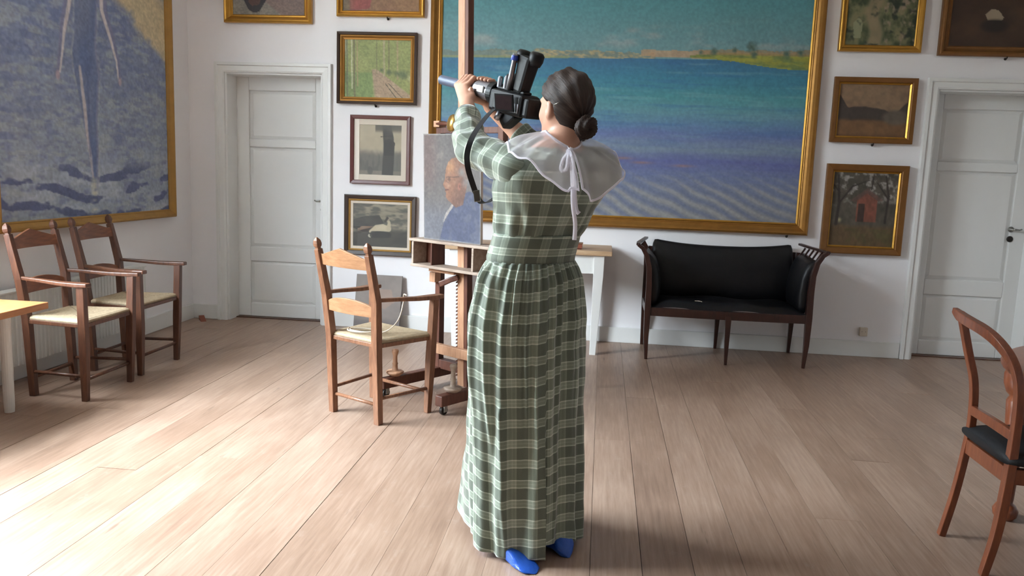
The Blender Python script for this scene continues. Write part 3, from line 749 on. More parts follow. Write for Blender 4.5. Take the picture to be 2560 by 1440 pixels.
def art_house(x, z):
    n = fbm(x * 10, z * 10, 43, 4); n2 = fbm(x * 28, z * 28, 44, 3); n3 = fbm(x * 50, z * 30, 45, 2)
    img = blend((64, 60, 50), (96, 88, 76), n)
    img = lay(img, sstep(.52, .7, n2) * sstep(.28, .42, z) * .9, (156, 150, 144))
    img = lay(img, sstep(.19, .15, z + .03 * (n - .5)), (96, 76, 52)); img = lay(img, sstep(.5, .7, n) * (z < .15) * .6, (82, 80, 46))
    img = lay(img, inside(x, z, [(.20, .20), (.20, .37), (.27, .44), (.35, .40), (.35, .20)]) * .9, (126, 72, 56))
    img = lay(img, inside(x, z, [(.15, .36), (.27, .46), (.40, .37), (.36, .36), (.27, .42), (.19, .35)]) * .8, (96, 74, 66))
    img = lay(img, inside(x, z, [(.215, .2), (.215, .34), (.26, .34), (.26, .2)]) * .8, (48, 40, 36))
    img = lay(img, sstep(.03, .0, np.hypot(x - .08, z - .21)) * .9, (178, 168, 128))
    for pts, r in (([(.06, .18), (.07, .34), (.05, .55)], [.012, .01, .006]), ([(.07, .34), (.16, .47), (.28, .52)], [.008, .006, .003]), ([(.42, .2), (.43, .4), (.40, .55)], [.009, .008, .005]), ([(.43, .38), (.34, .5)], [.006, .003]), ([(.07, .42), (.0, .5)], [.006, .003]), ([(.30, .45), (.31, .57)], [.005, .003])):
        img = lay(img, sstep(.003, -.003, segd(x, z, pts, r)), (52, 42, 38))
    return img * (.84 + .32 * n3[..., None])
picture('red_house_painting', 1.690, 2.287, 0.808, 1.490, 0.048, 0.042, M['gold_dark'], 'flat', art_house, 'gilt-framed dark painting of a red house among bare trees beside the sofa', inner=M['gold'])

# electric socket and door wedge
s = empty('wall_socket', (2.08, YB - 0.018, 0.165)); tag(s, 'small white wall socket low on the far wall right of the sofa', 'socket')
MB().box(-.03, .03, -.010, 0.018, 0, .068).build('faceplate', M['mat_board'], s, bevel=.004)
for sx in (-.014, .014): MB().lathe([(0, 0), (.0025, 0), (.0025, .0005), (0, .0005)], (sx, -.0105, .036), 10, (0, -1, 0)).build('socket_hole', M['iron'], s)
w = MB().prism([(-.06, 0), (.06, 0), (.06, .035)], -.022, .022).build('door_wedge', M['red_wood'], bevel=.002); w.location = (-3.31, 6.42, 0.001); w.rotation_euler = (0, 0, 2.2)
tag(w, 'small brown door wedge lying in the far left corner', 'door wedge')

# ================================================================== FURNITURE
# ---- rush-seated armchair: local front = +Y
def rush_top(nx=110, ny=96, wb=.185, wf=.232, yb=-.185, yf=.185):
    """closed cushion of woven rush: four triangular fields of parallel cords"""
    U, Vv = np.meshgrid(np.linspace(-1, 1, nx), np.linspace(-1, 1, ny), indexing='ij')
    hw = wb + (wf - wb) * (Vv + 1) / 2; X = U * hw; Y = yb + (yf - yb) * (Vv + 1) / 2
    edge = np.minimum((1 - np.abs(U)) * hw, (1 - np.abs(Vv)) * (yf - yb) / 2)
    cord = .0034 * np.abs(np.sin(edge / .0125 * PI)) * np.clip(edge / .006, 0, 1)
    rnd = np.sqrt(np.clip(edge / .02, 0, 1)) * .016
    sag = .012 * (1 - U ** 2) * (1 - Vv ** 2)
    diag = np.clip(edge / .006, 0, 1) * np.exp(-(((1 - np.abs(U)) * hw - (1 - np.abs(Vv)) * (yf - yb) / 2) / .006) ** 2) * .003
    top = .440 + rnd + cord - sag - diag; bot = .440 - rnd * .9 - cord * .5
    mb = MB(); mb.grid(np.stack([X, Y, top], -1)); mb.grid(np.stack([X, Y, bot], -1)[::-1])
    shade = (.55 + .45 * np.abs(np.sin(edge / .0125 * PI)) ** .6) * (1 - .45 * np.exp(-(((1 - np.abs(U)) * hw - (1 - np.abs(Vv)) * (yf - yb) / 2) / .004) ** 2)) * (.85 + .3 * fbm(X * 60, Y * 60, 7, 2))  # shade between cords and along the diagonals put into the colour
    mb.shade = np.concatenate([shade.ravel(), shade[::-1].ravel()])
    return mb
def make_armchair(wm, sm):
    r = empty('rush_armchair')
    for sx in (-1, 1):
        x0, x1 = sx * .175, sx * .190
        mb = MB(); side = (1, 0, 0)
        mb.beam([(x0, -.165, 0), (x0, -.185, .44), (x1, -.205, .66), (x1 * 1.0, -.262, .905)], [(.036, .036), (.042, .042), (.040, .040), (.032, .034)], side)
        # carved finial: neck, shoulders, blunt point
        mb.beam([(x1, -.262, .903), (x1, -.264, .912), (x1, -.266, .920), (x1, -.268, .934), (x1, -.271, .950), (x1, -.274, .966)], [(.024, .024), (.022, .022), (.030, .032), (.033, .034), (.028, .028), (.008, .008)], side)
        mb.build('back_post', wm, r, bevel=.003)
        MB().beam([(sx * .215, .172, 0), (sx * .222, .180, .30), (sx * .236, .186, .645)], [(.030, .032), (.040, .044), (.036, .042)]).build('front_leg', wm, r, bevel=.003)
        # arm: thin at the back, broad and rounded at the front
        MB().beam([(sx * .192, -.200, .668), (sx * .205, -.10, .664), (sx * .225, .06, .655), (sx * .240, .17, .654), (sx * .244, .235, .655)], [(.022, .020), (.028, .020), (.044, .022), (.056, .024), (.046, .022)]).build('armrest', wm, r, bevel=.005)
        MB().tube([(sx * .177, -.165, .14), (sx * .216, .172, .14)], .010, 8).build('side_stretcher', wm, r, smooth=True)
        MB().beam([(sx * .180, -.175, .425), (sx * .219, .18, .425)], (.022, .022)).build('seat_rail', wm, r, bevel=.003)
    MB().tube([(-.176, -.166, .105), (.176, -.166, .105)], .010, 8).build('back_stretcher', wm, r, smooth=True)
    MB().tube([(-.216, .172, .12), (.216, .172, .12)], .010, 8).build('front_stretcher', wm, r, smooth=True)
    MB().beam([(-.20, .18, .425), (.20, .18, .425)], (.022, .022), (0, 1, 0)).build('seat_rail', wm, r, bevel=.003)
    MB().beam([(-.17, -.18, .425), (.17, -.18, .425)], (.022, .022), (0, 1, 0)).build('seat_rail', wm, r, bevel=.003)
    # gabled top slat and arched lower slat, slightly dished
    def slat(name, zb, ztop_fn, ya, lean):
        n = 24; fr = []; bk = []
        mb = MB()
        rings = []
        for i in range(n + 1):
            t = -1 + 2 * i / n; x = t * .188; dish = -.022 * (1 - t * t)
            zt = ztop_fn(t); z0 = zb - .010 * (1 - t * t) * 0
            yb_ = ya + dish; yt = yb_ - lean * (zt - z0)
            rings.append([(x, yb_ - .008, z0), (x, yb_ + .008, z0), (x, yt + .007, zt), (x, yt - .007, zt)])
        mb.loft(rings); mb.build(name, sm, r, bevel=.002)
    slat('top_slat', .822, lambda t: .878 + .046 * max(0, 1 - abs(t) * 1.15) + .004 * (abs(t) > .87), -.236, .22)
    slat('lower_slat', .575, lambda t: .600 + .058 * math.sqrt(max(0, 1 - t * t * .96)) , -.196, .10)
    rt = rush_top(); ro = rt.build('rush_seat', M['rush'], r, smooth=True)
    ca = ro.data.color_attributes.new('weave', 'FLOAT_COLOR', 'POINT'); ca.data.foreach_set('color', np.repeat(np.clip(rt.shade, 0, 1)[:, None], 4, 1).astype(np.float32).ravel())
    return r
def weld_seat(r):
    for ch in r.children:
        if ch.name.startswith('rush_seat'):
            bm = bmesh.new(); bm.from_mesh(ch.data); bmesh.ops.remove_doubles(bm, verts=bm.verts, dist=.0004)
            bmesh.ops.recalc_face_normals(bm, faces=bm.faces); bm.to_mesh(ch.data); bm.free()
            ch.data.polygons.foreach_set('use_smooth', [True] * len(ch.data.polygons))
GRP = 'rush-seated armchairs'
c3 = make_armchair(M['oak_lit'], M['slat'])
c3.location = (-1.183, 4.258, 0); c3.rotation_euler = (0, 0, math.radians(-30.1))
tag(c3, 'rush-seated armchair standing alone in front of the easel, seen from behind', 'chair', GRP)
c1 = make_armchair(M['oak_dark'], M['slat_shaded'])
c1.location = (-2.960, 4.287, 0); c1.rotation_euler = (0, 0, -PI / 2)
tag(c1, 'shade-toned rush-seated armchair against the left wall next to the orange-topped table', 'chair', GRP)
c2 = copy_tree(c1); c2.location = (-2.985, 4.872, 0)
tag(c2, 'shade-toned rush-seated armchair against the left wall, nearer the left door', 'chair', GRP)
# loose cord on the seat of the lone chair
cp = [at(968, 748, 4.25), at(972, 775, 4.22), at(962, 795, 4.18)]
q = c3.matrix_basis
def onchair(x, y, z): return Matrix.Translation(c3.location) @ Matrix.Rotation(math.radians(-30.1), 4, 'Z') @ Vector((x, y, z))
path = [(.224, -.02, .6795), (.205, -.008, .6805), (.184, .0, .676), (.174, .008, .63), (.165, -.02, .54), (.12, -.06, .480), (.05, -.10, .466), (-.06, -.13, .466), (-.11, -.10, .466), (-.06, -.04, .465), (.03, -.03, .465), (.06, -.08, .470), (0, -.145, .468), (-.08, -.15, .468), (-.13, -.09, .468)]
def spline(pts, n=8):
    pts = [Vector(p) for p in pts]; o = []
    for i in range(len(pts) - 1):
        p0 = pts[max(i - 1, 0)]; p1 = pts[i]; p2 = pts[i + 1]; p3 = pts[min(i + 2, len(pts) - 1)]
        for k in range(n):
            t = k / n
            o.append(.5 * ((2 * p1) + (p2 - p0) * t + (2 * p0 - 5 * p1 + 4 * p2 - p3) * t * t + (3 * p1 - p0 - 3 * p2 + p3) * t ** 3))
    o.append(pts[-1]); return o
cd = MB().tube([onchair(*p) for p in spline(path)], .0035, 8).build('cord', M['cord'], smooth=True)
tag(cd, 'thin cream cord looped over the seat and arm of the lone chair', 'cord')

# ---- low table at the left edge
t = empty('side_table', (-2.85, 3.89, 0)); tag(t, 'low table with an orange wooden top and white legs at the left edge', 'table')
MB().box(-.58, 0, -.95, 0, .548, .583).build('tabletop', M['table_top'], t, bevel=.004)
for lx, ly in ((-.19, -.08), (-.19, -.86), (-.52, -.08), (-.52, -.86)):
    MB().lathe([(.0, 0), (.024, 0), (.026, .03), (.028, .548), (0, .548)], (lx, ly, 0), 16).build('leg', M['white_plastic'], t, smooth=False)
for ya in (-.87, -.09): MB().box(-.53, -.18, ya, ya + .015, .50, .548).build('apron', M['white_plastic'], t)

# ---- panel radiator below the bathing painting
r = empty('radiator', (XL + .018, 4.02, .10)); tag(r, 'white panel radiator low on the left wall behind the rush chairs', 'radiator')
rp = MB(); prof = []
L = 1.60; n = int(L / .034)
for i in range(n + 1):
    y = i * L / n; prof += [(y, .085), (y + .012, .085), (y + .018, .079), (y + .028, .079)]
ring0 = [(p[1], p[0], .015) for p in prof]; ring1 = [(p[1], p[0], .445) for p in prof]
rp.loft([ring0, ring1], closed=False)
rp.build('fluted_panel', M['radiator'], r)
MB().box(.012, .078, 0, L + .02, .015, .44).build('radiator_body', M['radiator'], r)
MB().box(.008, .088, -.004, L + .032, .445, .458).build('top_grille', M['radiator'], r, bevel=.003)
for ya in (.3, L - .36): MB().box(.0, .012, ya, ya + .06, .05, .40).build('bracket', M['radiator'], r)

# ---- white table with pine top behind the easel
t = empty('white_table', (-.545, 6.0, 0)); tag(t, 'white-legged table with a yellowed pine top against the far wall beside the sofa', 'table')
MB().box(-.635, .635, -.05, .49, .752, .788).build('tabletop', M['pine_top'], t, bevel=.006)
for q in ((-.505, .505, -.012, .010), (-.505, .505, .430, .452), (-.555, -.533, .045, .395), (.533, .555, .045, .395)): MB().box(*q, .615, .752).build('apron', M['paint'], t)
for sx in (-1, 1):
    for ly in (.012, .430):
        MB().beam([(sx * .525, ly, 0), (sx * .540, ly, .60), (sx * .540, ly, .752)], [(.046, .046), (.075, .075), (.078, .078)]).build('leg', M['paint'], t, bevel=.003)
pb = empty('paint_box', (-.19, 6.07, .789)); tag(pb, 'small red-brown wooden box with brushes on the white table', 'box')
MB().box(-.075, .055, -.04, .04, .006, .038).build('box_body', M['red_wood'], pb, bevel=.003)
MB().box(-.080, .060, -.046, .046, .038, .046).build('lid', M['oak_lit'], pb, bevel=.002)
MB().box(-.080, .050, -.055, .045, 0, .006).build('base', M['frame_red'], pb)
for i, (a, b) in enumerate((((-.16, -.03, .008), (-.085, -.045, .008)), ((-.17, .0, .010), (-.085, .01, .012)))):
    MB().tube([a, ((a[0] + b[0]) / 2, (a[1] + b[1]) / 2, (a[2] + b[2]) / 2), b], .005, 8).build('brush', M['white_plastic'], pb, smooth=True)

# ---- board leaning against the far wall
lb = empty('leaning_board', (-1.80, 6.40, .005)); lb.rotation_euler = (math.radians(-12), 0, 0)
tag(lb, 'small unframed grey painted board leaning on the far wall behind the lone chair', 'board')
def art_board(x, z):
    n = fbm(x * 8, z * 8, 90, 4); img = blend((112, 100, 92), (142, 130, 122), n)
    img = lay(img, inside(x, z, [(.14, .22), (.2, .34), (.3, .34), (.33, .24), (.25, .18)]) * .5, (160, 128, 108)); img = lay(img, sstep(.12, .05, z) * .6, (88, 80, 78)); return img
o = link('painted_face', canvas_mesh(.385, .46, art_board, .008), M['canvas'], lb); o.location = (0, -.009, 0)
MB().box(-.1925, .1925, -.0085, .006, 0, .46).build('board', M['frame_dark'], lb)

# ---- easel (local x along its front, local -y towards the sitter)
ez = math.atan2(-.565, .825)
e = empty('studio_easel', (-.79, 4.74, 0), ez); tag(e, 'tall wooden studio easel on castors with toothed mast and shelf tray', 'easel')
def lean(z): return -.033 * z        # the mast tips forward towards its top
mb = MB().beam([(-.004, .0, .045), (-.004, lean(1.0), 1.0), (-.004, lean(2.75), 2.75)], (.052, .030))
mb.build('mast', M['easel_light'], e, bevel=.002)
MB().beam([(.036, .008, .045), (.036, .008 + lean(2.75), 2.75)], (.026, .046)).build('mast_side_rail', M['easel'], e, bevel=.002)
for i in range(30):
    z = .10 + i * .022
    MB().prism([(-.042, z), (-.030, z + .004), (-.030, z + .016), (-.042, z + .009)], lean(z) - .016, lean(z) + .010).build('ratchet_tooth', M['easel'], e)
for sx in (-1, 1):
    up = MB().beam([(sx * .25, .04, .10), (sx * .25, .03, .80), (sx * .25, .01, 1.60)], (.040, .044)).build('upright', M['easel'], e, bevel=.003)
    MB().box(sx * .25 - .024, sx * .25 + .024, -.036, .014, .655, .715).build('upright_block', M['easel_light'], up, bevel=.002)
    run = MB().beam([(sx * .243, -.44, .085), (sx * .243, .40, .085)], (.055, .062), (1, 0, 0)).build('base_runner', M['easel'], e, bevel=.006)
    for ly in (-.40, .36):
        MB().lathe([(0, 0), (.024, 0), (.026, .006), (.026, .014), (.024, .020), (0, .020)], (sx * .243 - .010, ly, .026), 18, (1, 0, 0)).build('caster_wheel', M['iron'], run, smooth=False)
        MB().box(sx * .243 - .020, sx * .243 - .014, ly - .012, ly + .012, .020, .056).box(sx * .243 + .014, sx * .243 + .020, ly - .012, ly + .012, .020, .056).build('caster_fork', M['steel'], run)
    # levelling knob standing on the runner
    MB().lathe([(0, .116), (.030, .117), (.050, .132), (.054, .142), (.046, .148), (.018, .150), (.015, .185), (.018, .190), (.014, .200), (.013, .235), (.021, .262), (.019, .275), (0, .279)], (sx * .243, -.330, 0), 20).build('levelling_knob', M['easel_light'] if sx < 0 else M['easel_tray'], run, smooth=True)
MB().box(-.28, .28, .02, .075, .105, .165).build('base_crossbar', M['easel'], e, bevel=.003)
MB().box(-.25, .27, -.055, -.020, .222, .282).build('front_crossbar', M['easel_light'], e, bevel=.003)
MB().box(-.24, .24, -.010, .016, 1.555, 1.590).build('top_crossbar', M['easel'], e, bevel=.002)
# tray: two long shelves, end plates, dark drawer at the left
tr = MB().box(-.365, .33, -.130, .0, .905, .922).build('tray_ledge', M['easel_tray'], e, bevel=.003)
MB().box(-.325, .31, -.150, -.02, .755, .772).build('tray_shelf', M['easel_tray'], e, bevel=.003)
for lx in (-.325, .175, .295): MB().box(lx, lx + .015, -.140, -.02, .772, .905).build('tray_end', M['easel_tray'], e, bevel=.002)
MB().box(-.31, -.170, -.030, -.022, .772, .905).box(-.178, -.170, -.120, -.030, .772, .905).build('drawer_back', M['easel'], e)
MB().box(-.215, .0, -.10, -.06, .730, .754).build('shelf_support', M['easel_light'], e, bevel=.002)
MB().beam([(-.010, -.05, .712), (-.05, -.075, .695), (-.115, -.10, .662)], [(.034, .026), (.032, .026), (.036, .030)], (0, 0, 1)).build('crank_handle', M['easel'], e, bevel=.006)
MB().lathe([(0, 0), (.020, .002), (.044, .010), (.052, .022), (.050, .034), (.040, .046), (.020, .052), (0, .053)], (-.075, -.035, 1.605), 24, (-.5, -1, .25)).build('winding_knob', M['brass'], e, smooth=True)
MB().tube([(-.25, -.02, 1.61), (-.16, -.03, 1.608), (-.08, -.04, 1.605)], .012, 10).build('clamp_rod', M['easel'], e, smooth=True)
MB().box(-.275, -.225, -.03, .03, 1.59, 1.628).build('upright_cap', M['easel_light'], e, bevel=.004)

def art_portrait(x, z):
    n = fbm(x * 8, z * 8, 201, 4); n2 = fbm(x * 22, z * 22, 202, 3); nf = fbm(x * 80, z * 80, 203, 2); n3 = fbm(x * 40, z * 40, 205, 3)
    img = blend((128, 120, 118), (150, 140, 136), n)
    img = lay(img, sstep(.16, .04, x) * sstep(.25, .4, z) * .6, (152, 118, 112)); img = lay(img, sstep(.5, .7, n2) * (x < .17) * .5, (176, 160, 152))
    img = lay(img, sstep(.28, .10, z) * .7, (148, 150, 164))
    coat = inside(x, z, [(.135, .0), (.17, .10), (.215, .17), (.275, .235), (.33, .28), (.38, .30), (.5, .26), (.5, 0)])
    img = lay(img, coat, (104, 110, 142)); img = lay(img, coat * sstep(.5, .7, n2) * .6, (132, 136, 156))
    img = lay(img, inside(x, z, [(.165, .105), (.185, .16), (.235, .215), (.28, .25), (.245, .20), (.205, .155)]), (214, 202, 194))
    head = inside(x, z, [(.200, .245), (.188, .262), (.190, .285), (.183, .290), (.186, .303), (.180, .312), (.166, .328), (.168, .338), (.184, .368), (.183, .385), (.190, .425), (.208, .462), (.240, .485), (.285, .492), (.33, .478), (.365, .44), (.375, .39), (.36, .33), (.345, .27), (.33, .22), (.27, .20), (.235, .225)])
    img = lay(img, head, (190, 134, 104))
    img = lay(img, head * sstep(.22, .33, x + .05 * (n2 - .5)) * .6, (136, 98, 84)); img = lay(img, head * sstep(.32, .25, z) * sstep(.20, .26, x) * .55, (128, 92, 80))
    img = lay(img, head * np.exp(-((x - .225) / .035) ** 2 - ((z - .44) / .035) ** 2) * .9, (232, 168, 116))
    img = lay(img, head * np.exp(-((x - .205) / .014) ** 2 - ((z - .33) / .02) ** 2) * .8, (222, 170, 142))
    img = lay(img, np.clip(1.5 - np.hypot((x - .318) * 1.2, (z - .405)) / .034 - .7 * n2, 0, 1) * .9, (176, 172, 172))
    img = lay(img, np.clip(1.5 - np.hypot(x - .352, z - .36) / .04 - .7 * n2, 0, 1) * .85, (164, 158, 160))
    img = lay(img, sstep(.022, .012, np.hypot((x - .300) * 1.3, (z - .325) * .75)) * .85, (196, 128, 104)); img = lay(img, sstep(.010, .004, np.hypot((x - .303) * 1.3, (z - .325) * .75)) * .6, (112, 72, 62))
    img = lay(img, sstep(.018, .008, np.hypot(x - .214, (z - .362) * 1.5)) * .55, (120, 84, 74))
    img = lay(img, sstep(.0035, .001, np.abs(z - .375 - (x - .2) * .05)) * (x > .19) * (x < .30) * .7, (84, 66, 62))
    img = lay(img, sstep(.004, .001, np.abs(np.hypot(x - .208, (z - .362)) - .016)) * .45, (90, 72, 68))
    img = lay(img, sstep(.004, .001, segd(x, z, [(.186, .300), (.212, .303)], [.002, .001])) * .7, (120, 66, 60))
    img = lay(img, sstep(.5, .8, n3) * head * .25, (214, 176, 150))
    edge = np.minimum(np.minimum(x, .47 - x), np.minimum(z, .625 - z))
    img = lay(img, sstep(.008, .003, edge + .006 * (n2 - .5)) * .7, (214, 208, 200))
    return img * (.58 + .14 * nf[..., None])
pc = empty('portrait_canvas'); tag(pc, 'unframed portrait of an old man in profile resting on the easel tray', 'painting')
pc.matrix_world = Matrix.Translation((-.79, 4.74, 0)) @ Matrix.Rotation(ez, 4, 'Z') @ Matrix.Translation((-.055, -.062, .923)) @ Matrix.Rotation(math.radians(1.95), 4, 'X')
o = link('painted_face', canvas_mesh(.47, .625, art_portrait, .004), M['canvas'], pc); o.location = (0, -.0108, 0)
MB().box(-.235, .235, -.010, .010, 0, .625).build('stretcher', M['canvas_edge'], pc, bevel=.003)

# ---- black leather sofa with swept mahogany frame
s = empty('sofa', (.943, 6.0, 0)); tag(s, 'small black leather sofa with dark mahogany frame below the seascape', 'sofa')
W = .575
for sx in (-1, 1):
    # front legs run on upward as outswept arm posts
    MB().beam([(sx * W * .985, -.03, 0), (sx * W, -.03, .17), (sx * W, -.03, .37), (sx * W, -.03, .55), (sx * (W + .006), -.03, .68), (sx * (W + .028), -.03, .77), (sx * (W + .062), -.03, .825), (sx * (W + .098), -.03, .850)],
              [(.022, .022), (.036, .036), (.046, .044), (.042, .042), (.038, .042), (.034, .042), (.028, .042), (.022, .044)]).build('front_leg_post', M['sofa_wood'], s, bevel=.003)
    MB().beam([(sx * W, .50, 0), (sx * W, .465, .36), (sx * W, .470, .60), (sx * (W + .01), .475, .80)], [(.022, .022), (.040, .040), (.036, .036), (.030, .030)]).build('rear_leg_post', M['sofa_wood'], s, bevel=.003)
    # arm top rail, running back and in, with short spindles below it
    MB().beam([(sx * (W + .094), -.045, .852), (sx * (W + .085), .12, .852), (sx * (W + .05), .30, .856), (sx * (W + .012), .46, .866)], [(.030, .016)] * 4).build('arm_rail', M['sofa_wood'], s, bevel=.003)
    for i in range(5):
        f = (i + .5) / 5; yy = .0 + .40 * f; xo = W + .070 - .055 * f
        MB().beam([(sx * (xo - .035), yy, .770), (sx * (xo + .010), yy, .846)], (.012, .012)).build('arm_spindle', M['sofa_wood'], s)
    MB().beam([(sx * (W), -.02, .362), (sx * W, .47, .362)], (.030, .060), (1, 0, 0)).build('side_rail', M['sofa_wood'], s, bevel=.002)
    # upholstered arm: pad swelling inwards, rolled outward at the top
    rings = []
    for i in range(13):
        yy = -.012 + .44 * i / 12; b = .030 * math.sin(PI * min(1, i / 12 * 1.0)) ** .5 if 0 < i < 12 else 0
        ring = []
        for (xx, zz) in ((W - .012, .385), (W - .062 - b, .40), (W - .072 - b, .52), (W - .058 - b, .66), (W - .030 - b, .745), (W + .008 - b * .5, .792), (W + .040, .800), (W + .032, .780), (W + .005, .72), (W - .006, .60), (W - .010, .45)):
            ring.append((sx * xx, yy, zz - .010 * math.cos(PI * i / 12) * (zz > .7)))
        rings.append(ring)
    MB().loft(rings).build('arm_pad', M['leather'], s, smooth=True, sub=1)
for sx in (0,):
    MB().beam([(.006, -.075, 0), (.006, -.055, .17), (.006, -.045, .36)], [(.020, .020), (.034, .034), (.044, .044)]).build('front_leg', M['sofa_wood'], s, bevel=.003)
    MB().beam([(.006, .50, 0), (.006, .465, .36)], [(.022, .022), (.040, .040)]).build('rear_leg', M['sofa_wood'], s, bevel=.003)
# front rail, bowed slightly forward in the middle
rings = []
for i in range(17):
    t = -1 + i / 8; x = t * (W - .02); y = -.03 - .018 * (1 - t * t)
    rings.append([(x, y - .014, .330), (x, y + .014, .330), (x, y + .014, .392), (x, y - .014, .392)])
MB().loft(rings).build('front_rail', M['sofa_wood'], s, bevel=.003)
MB().box(-W, W, .452, .480, .332, .392).build('rear_rail', M['sofa_wood'], s, bevel=.002)
MB().box(-W + .01, W - .01, .478, .492, .39, .80).build('back_board', M['sofa_wood'], s)
# seat cushion and back pad
U = np.linspace(-1, 1, 33); Vv = np.linspace(0, 1, 15)
P = np.zeros((33, 15, 3))
for i, u in enumerate(U):
    for j, v in enumerate(Vv):
        P[i, j] = (u * (W - .022), -.034 - .018 * (1 - u * u) + v * .44, .392 + .052 * (1 - abs(u) ** 8) * (1 - (2 * v - 1) ** 8) + .008 * math.sin(7 * u + 3 * v))
MB().grid(P).build('seat_cushion', M['leather'], s, smooth=True)
rings = []
for i in range(25):
    t = -1 + i / 12; x = t * (W - .03); dip = -.040 * (1 - abs(t) ** 2.5); bul = .022 * (1 - t ** 6)
    zt = .872 + dip
    rings.append([(x, .44, .39), (x, .398 - bul, .41), (x, .392 - bul * 1.3, .55), (x, .412 - bul, .72), (x, .436 - bul * .4, zt - .030), (x, .468, zt), (x, .492, zt - .010), (x, .490, .70), (x, .480, .45)])
MB().loft(rings).build('back_pad', M['leather'], s, smooth=True, sub=1)
tear = MB().beam([(-.235, -.005, .452), (-.205, -.012, .453), (-.185, -.024, .451)], [(.004, .003), (.010, .003), (.003, .003)], (0, 1, 0)).build('leather_tear', M['mat_board'], s)
tear['label'] = 'pale tear in the seat leather'

# ---- cherry-wood side chair at the right edge: local back plane at x=0, front = +X
k = empty('cherry_chair', (1.415, 3.0, 0)); tag(k, 'polished cherry wood chair with black seat and open hoop back, right edge', 'chair')
yn, yf = -.150, .170
def stile_x(z): return -.02 + .030 * math.sin(min(max((z - .40) / .45, 0), 1) * PI) * .6 - .055 * max(0, (z - .62) / .25) ** 2
near = [(-.020, yn + .005, 0), (.004, yn, .15), (.016, yn - .002, .30), (.020, yn - .005, .40), (.022, yn - .005, .50), (.020, yn - .008, .62), (.010, yn - .006, .71), (-.008, yn + .020, .775), (-.030, yn + .075, .822), (-.046, yn + .15, .848), (-.058, yn + .24, .862), (-.062, yf - .005, .872), (-.064, yf + .045, .886)]
sz = [(.026, .028), (.028, .032), (.030, .034), (.030, .034), (.028, .032), (.026, .030), (.026, .030), (.027, .032), (.028, .034), (.028, .036), (.028, .036), (.026, .036), (.018, .020)]
MB().beam(spline(near, 5), [tuple(np.array(sz[min(i // 5, len(sz) - 1)]) * (1 - (i % 5) / 5) + np.array(sz[min(i // 5 + 1, len(sz) - 1)]) * ((i % 5) / 5)) for i in range(len(spline(near, 5)))], (1, 0, 0)).build('hoop_back', M['cherry'], k, bevel=.003)
far = [(-.035, yf + .005, 0), (-.004, yf, .18), (.016, yf - .004, .36), (.022, yf - .008, .48), (.012, yf - .010, .62), (-.020, yf - .006, .74), (-.052, yf - .002, .862)]
MB().beam(spline(far, 5), (.026, .028), (1, 0, 0)).build('back_stile', M['cherry'], k, bevel=.003)
MB().beam(spline([(.018, yn, .515), (.012, (yn + yf) / 2, .520), (.018, yf - .01, .515)], 6), (.022, .036), (1, 0, 0)).build('back_rail', M['cherry'], k, bevel=.003)
MB().beam([(.022, yn, .372), (.022, yf - .01, .372)], (.030, .056), (1, 0, 0)).build('rear_seat_rail', M['cherry'], k, bevel=.003)
for yy, y2 in ((yn, yn - .04), (yf, yf + .04)):
    MB().beam([(.03, yy, .372), (.40, y2, .372)], (.026, .056), (0, 1, 0)).build('side_seat_rail', M['cherry'], k, bevel=.003)
    MB().beam(spline([(.445, y2, 0), (.425, y2, .12), (.405, y2, .26), (.40, y2, .40)], 4), [(.024, .026)] * 4 + [(.030, .032)] * 4 + [(.036, .038)] * 5, (1, 0, 0)).build('front_leg', M['cherry'], k, bevel=.003)
MB().beam([(.40, yn - .04, .372), (.40, yf + .04, .372)], (.026, .056), (1, 0, 0)).build('front_seat_rail', M['cherry'], k, bevel=.003)
rings = []
for i in range(13):
    x = .004 + .42 * i / 12; w = (yf - yn) / 2 + .025 + .045 * i / 12; e_ = math.sin(PI * (i + .6) / 13.2) ** .35
    ring = []
    for a in range(24):
        th = 2 * PI * a / 24; cy, sy_ = math.cos(th), math.sin(th)
        yy = (yn + yf) / 2 + w * np.sign(cy) * abs(cy) ** .5; zz = .425 + (.046 * abs(sy_) ** .7 if sy_ > 0 else -.030 * abs(sy_) ** .7) * e_
        ring.append((x, yy, zz))
    rings.append(ring)
MB().loft(rings).build('seat_pad', M['cloth_black'], k, smooth=True)

# ---- round table with turned legs at the right edge
t = empty('round_table', (2.335, 3.03, 0)); tag(t, 'round polished wooden table with turned legs cut by the right edge', 'table')
R = .80
MB().lathe([(0, .650), (R - .05, .650), (R - .018, .654), (R - .004, .664), (R, .674), (R - .006, .684), (R - .022, .690), (0, .691)], n=64).build('tabletop', M['cherry'], t, smooth=True)
MB().lathe([(R - .22, .585), (R - .170, .588), (R - .160, .60), (R - .160, .650), (R - .22, .650)], n=64).build('apron', M['sofa_wood'], t, smooth=True)
for a in (math.radians(149.5), math.radians(59.5), math.radians(-30.5), math.radians(-120.5)):
    MB().lathe([(0, 0), (.030, 0), (.044, .016), (.048, .040), (.036, .062), (.024, .072), (.026, .09), (.030, .20), (.040, .40), (.046, .50), (.036, .52), (.050, .535), (.062, .57), (.064, .61), (.052, .645), (0, .648)], (math.cos(a) * .72, math.sin(a) * .72, 0), 24).build('leg', M['cherry'], t, smooth=True)
weld_seat(c3); weld_seat(c1)

# ================================================================== WOMAN WITH VIDEO CAMERA
AZ = math.radians(40)
F = V(-math.sin(AZ), math.cos(AZ), 0); Lf = V(-math.cos(AZ), -math.sin(AZ), 0); UP = V(0, 0, 1)
person = empty('person', (-.215, 2.77, 0))
tag(person, 'woman in a long green checked dress and sheer white collar filming, seen from behind', 'person')
ORG = Vector(person.location)
def P2L(v): return Vector(v) - ORG                    # world -> person local

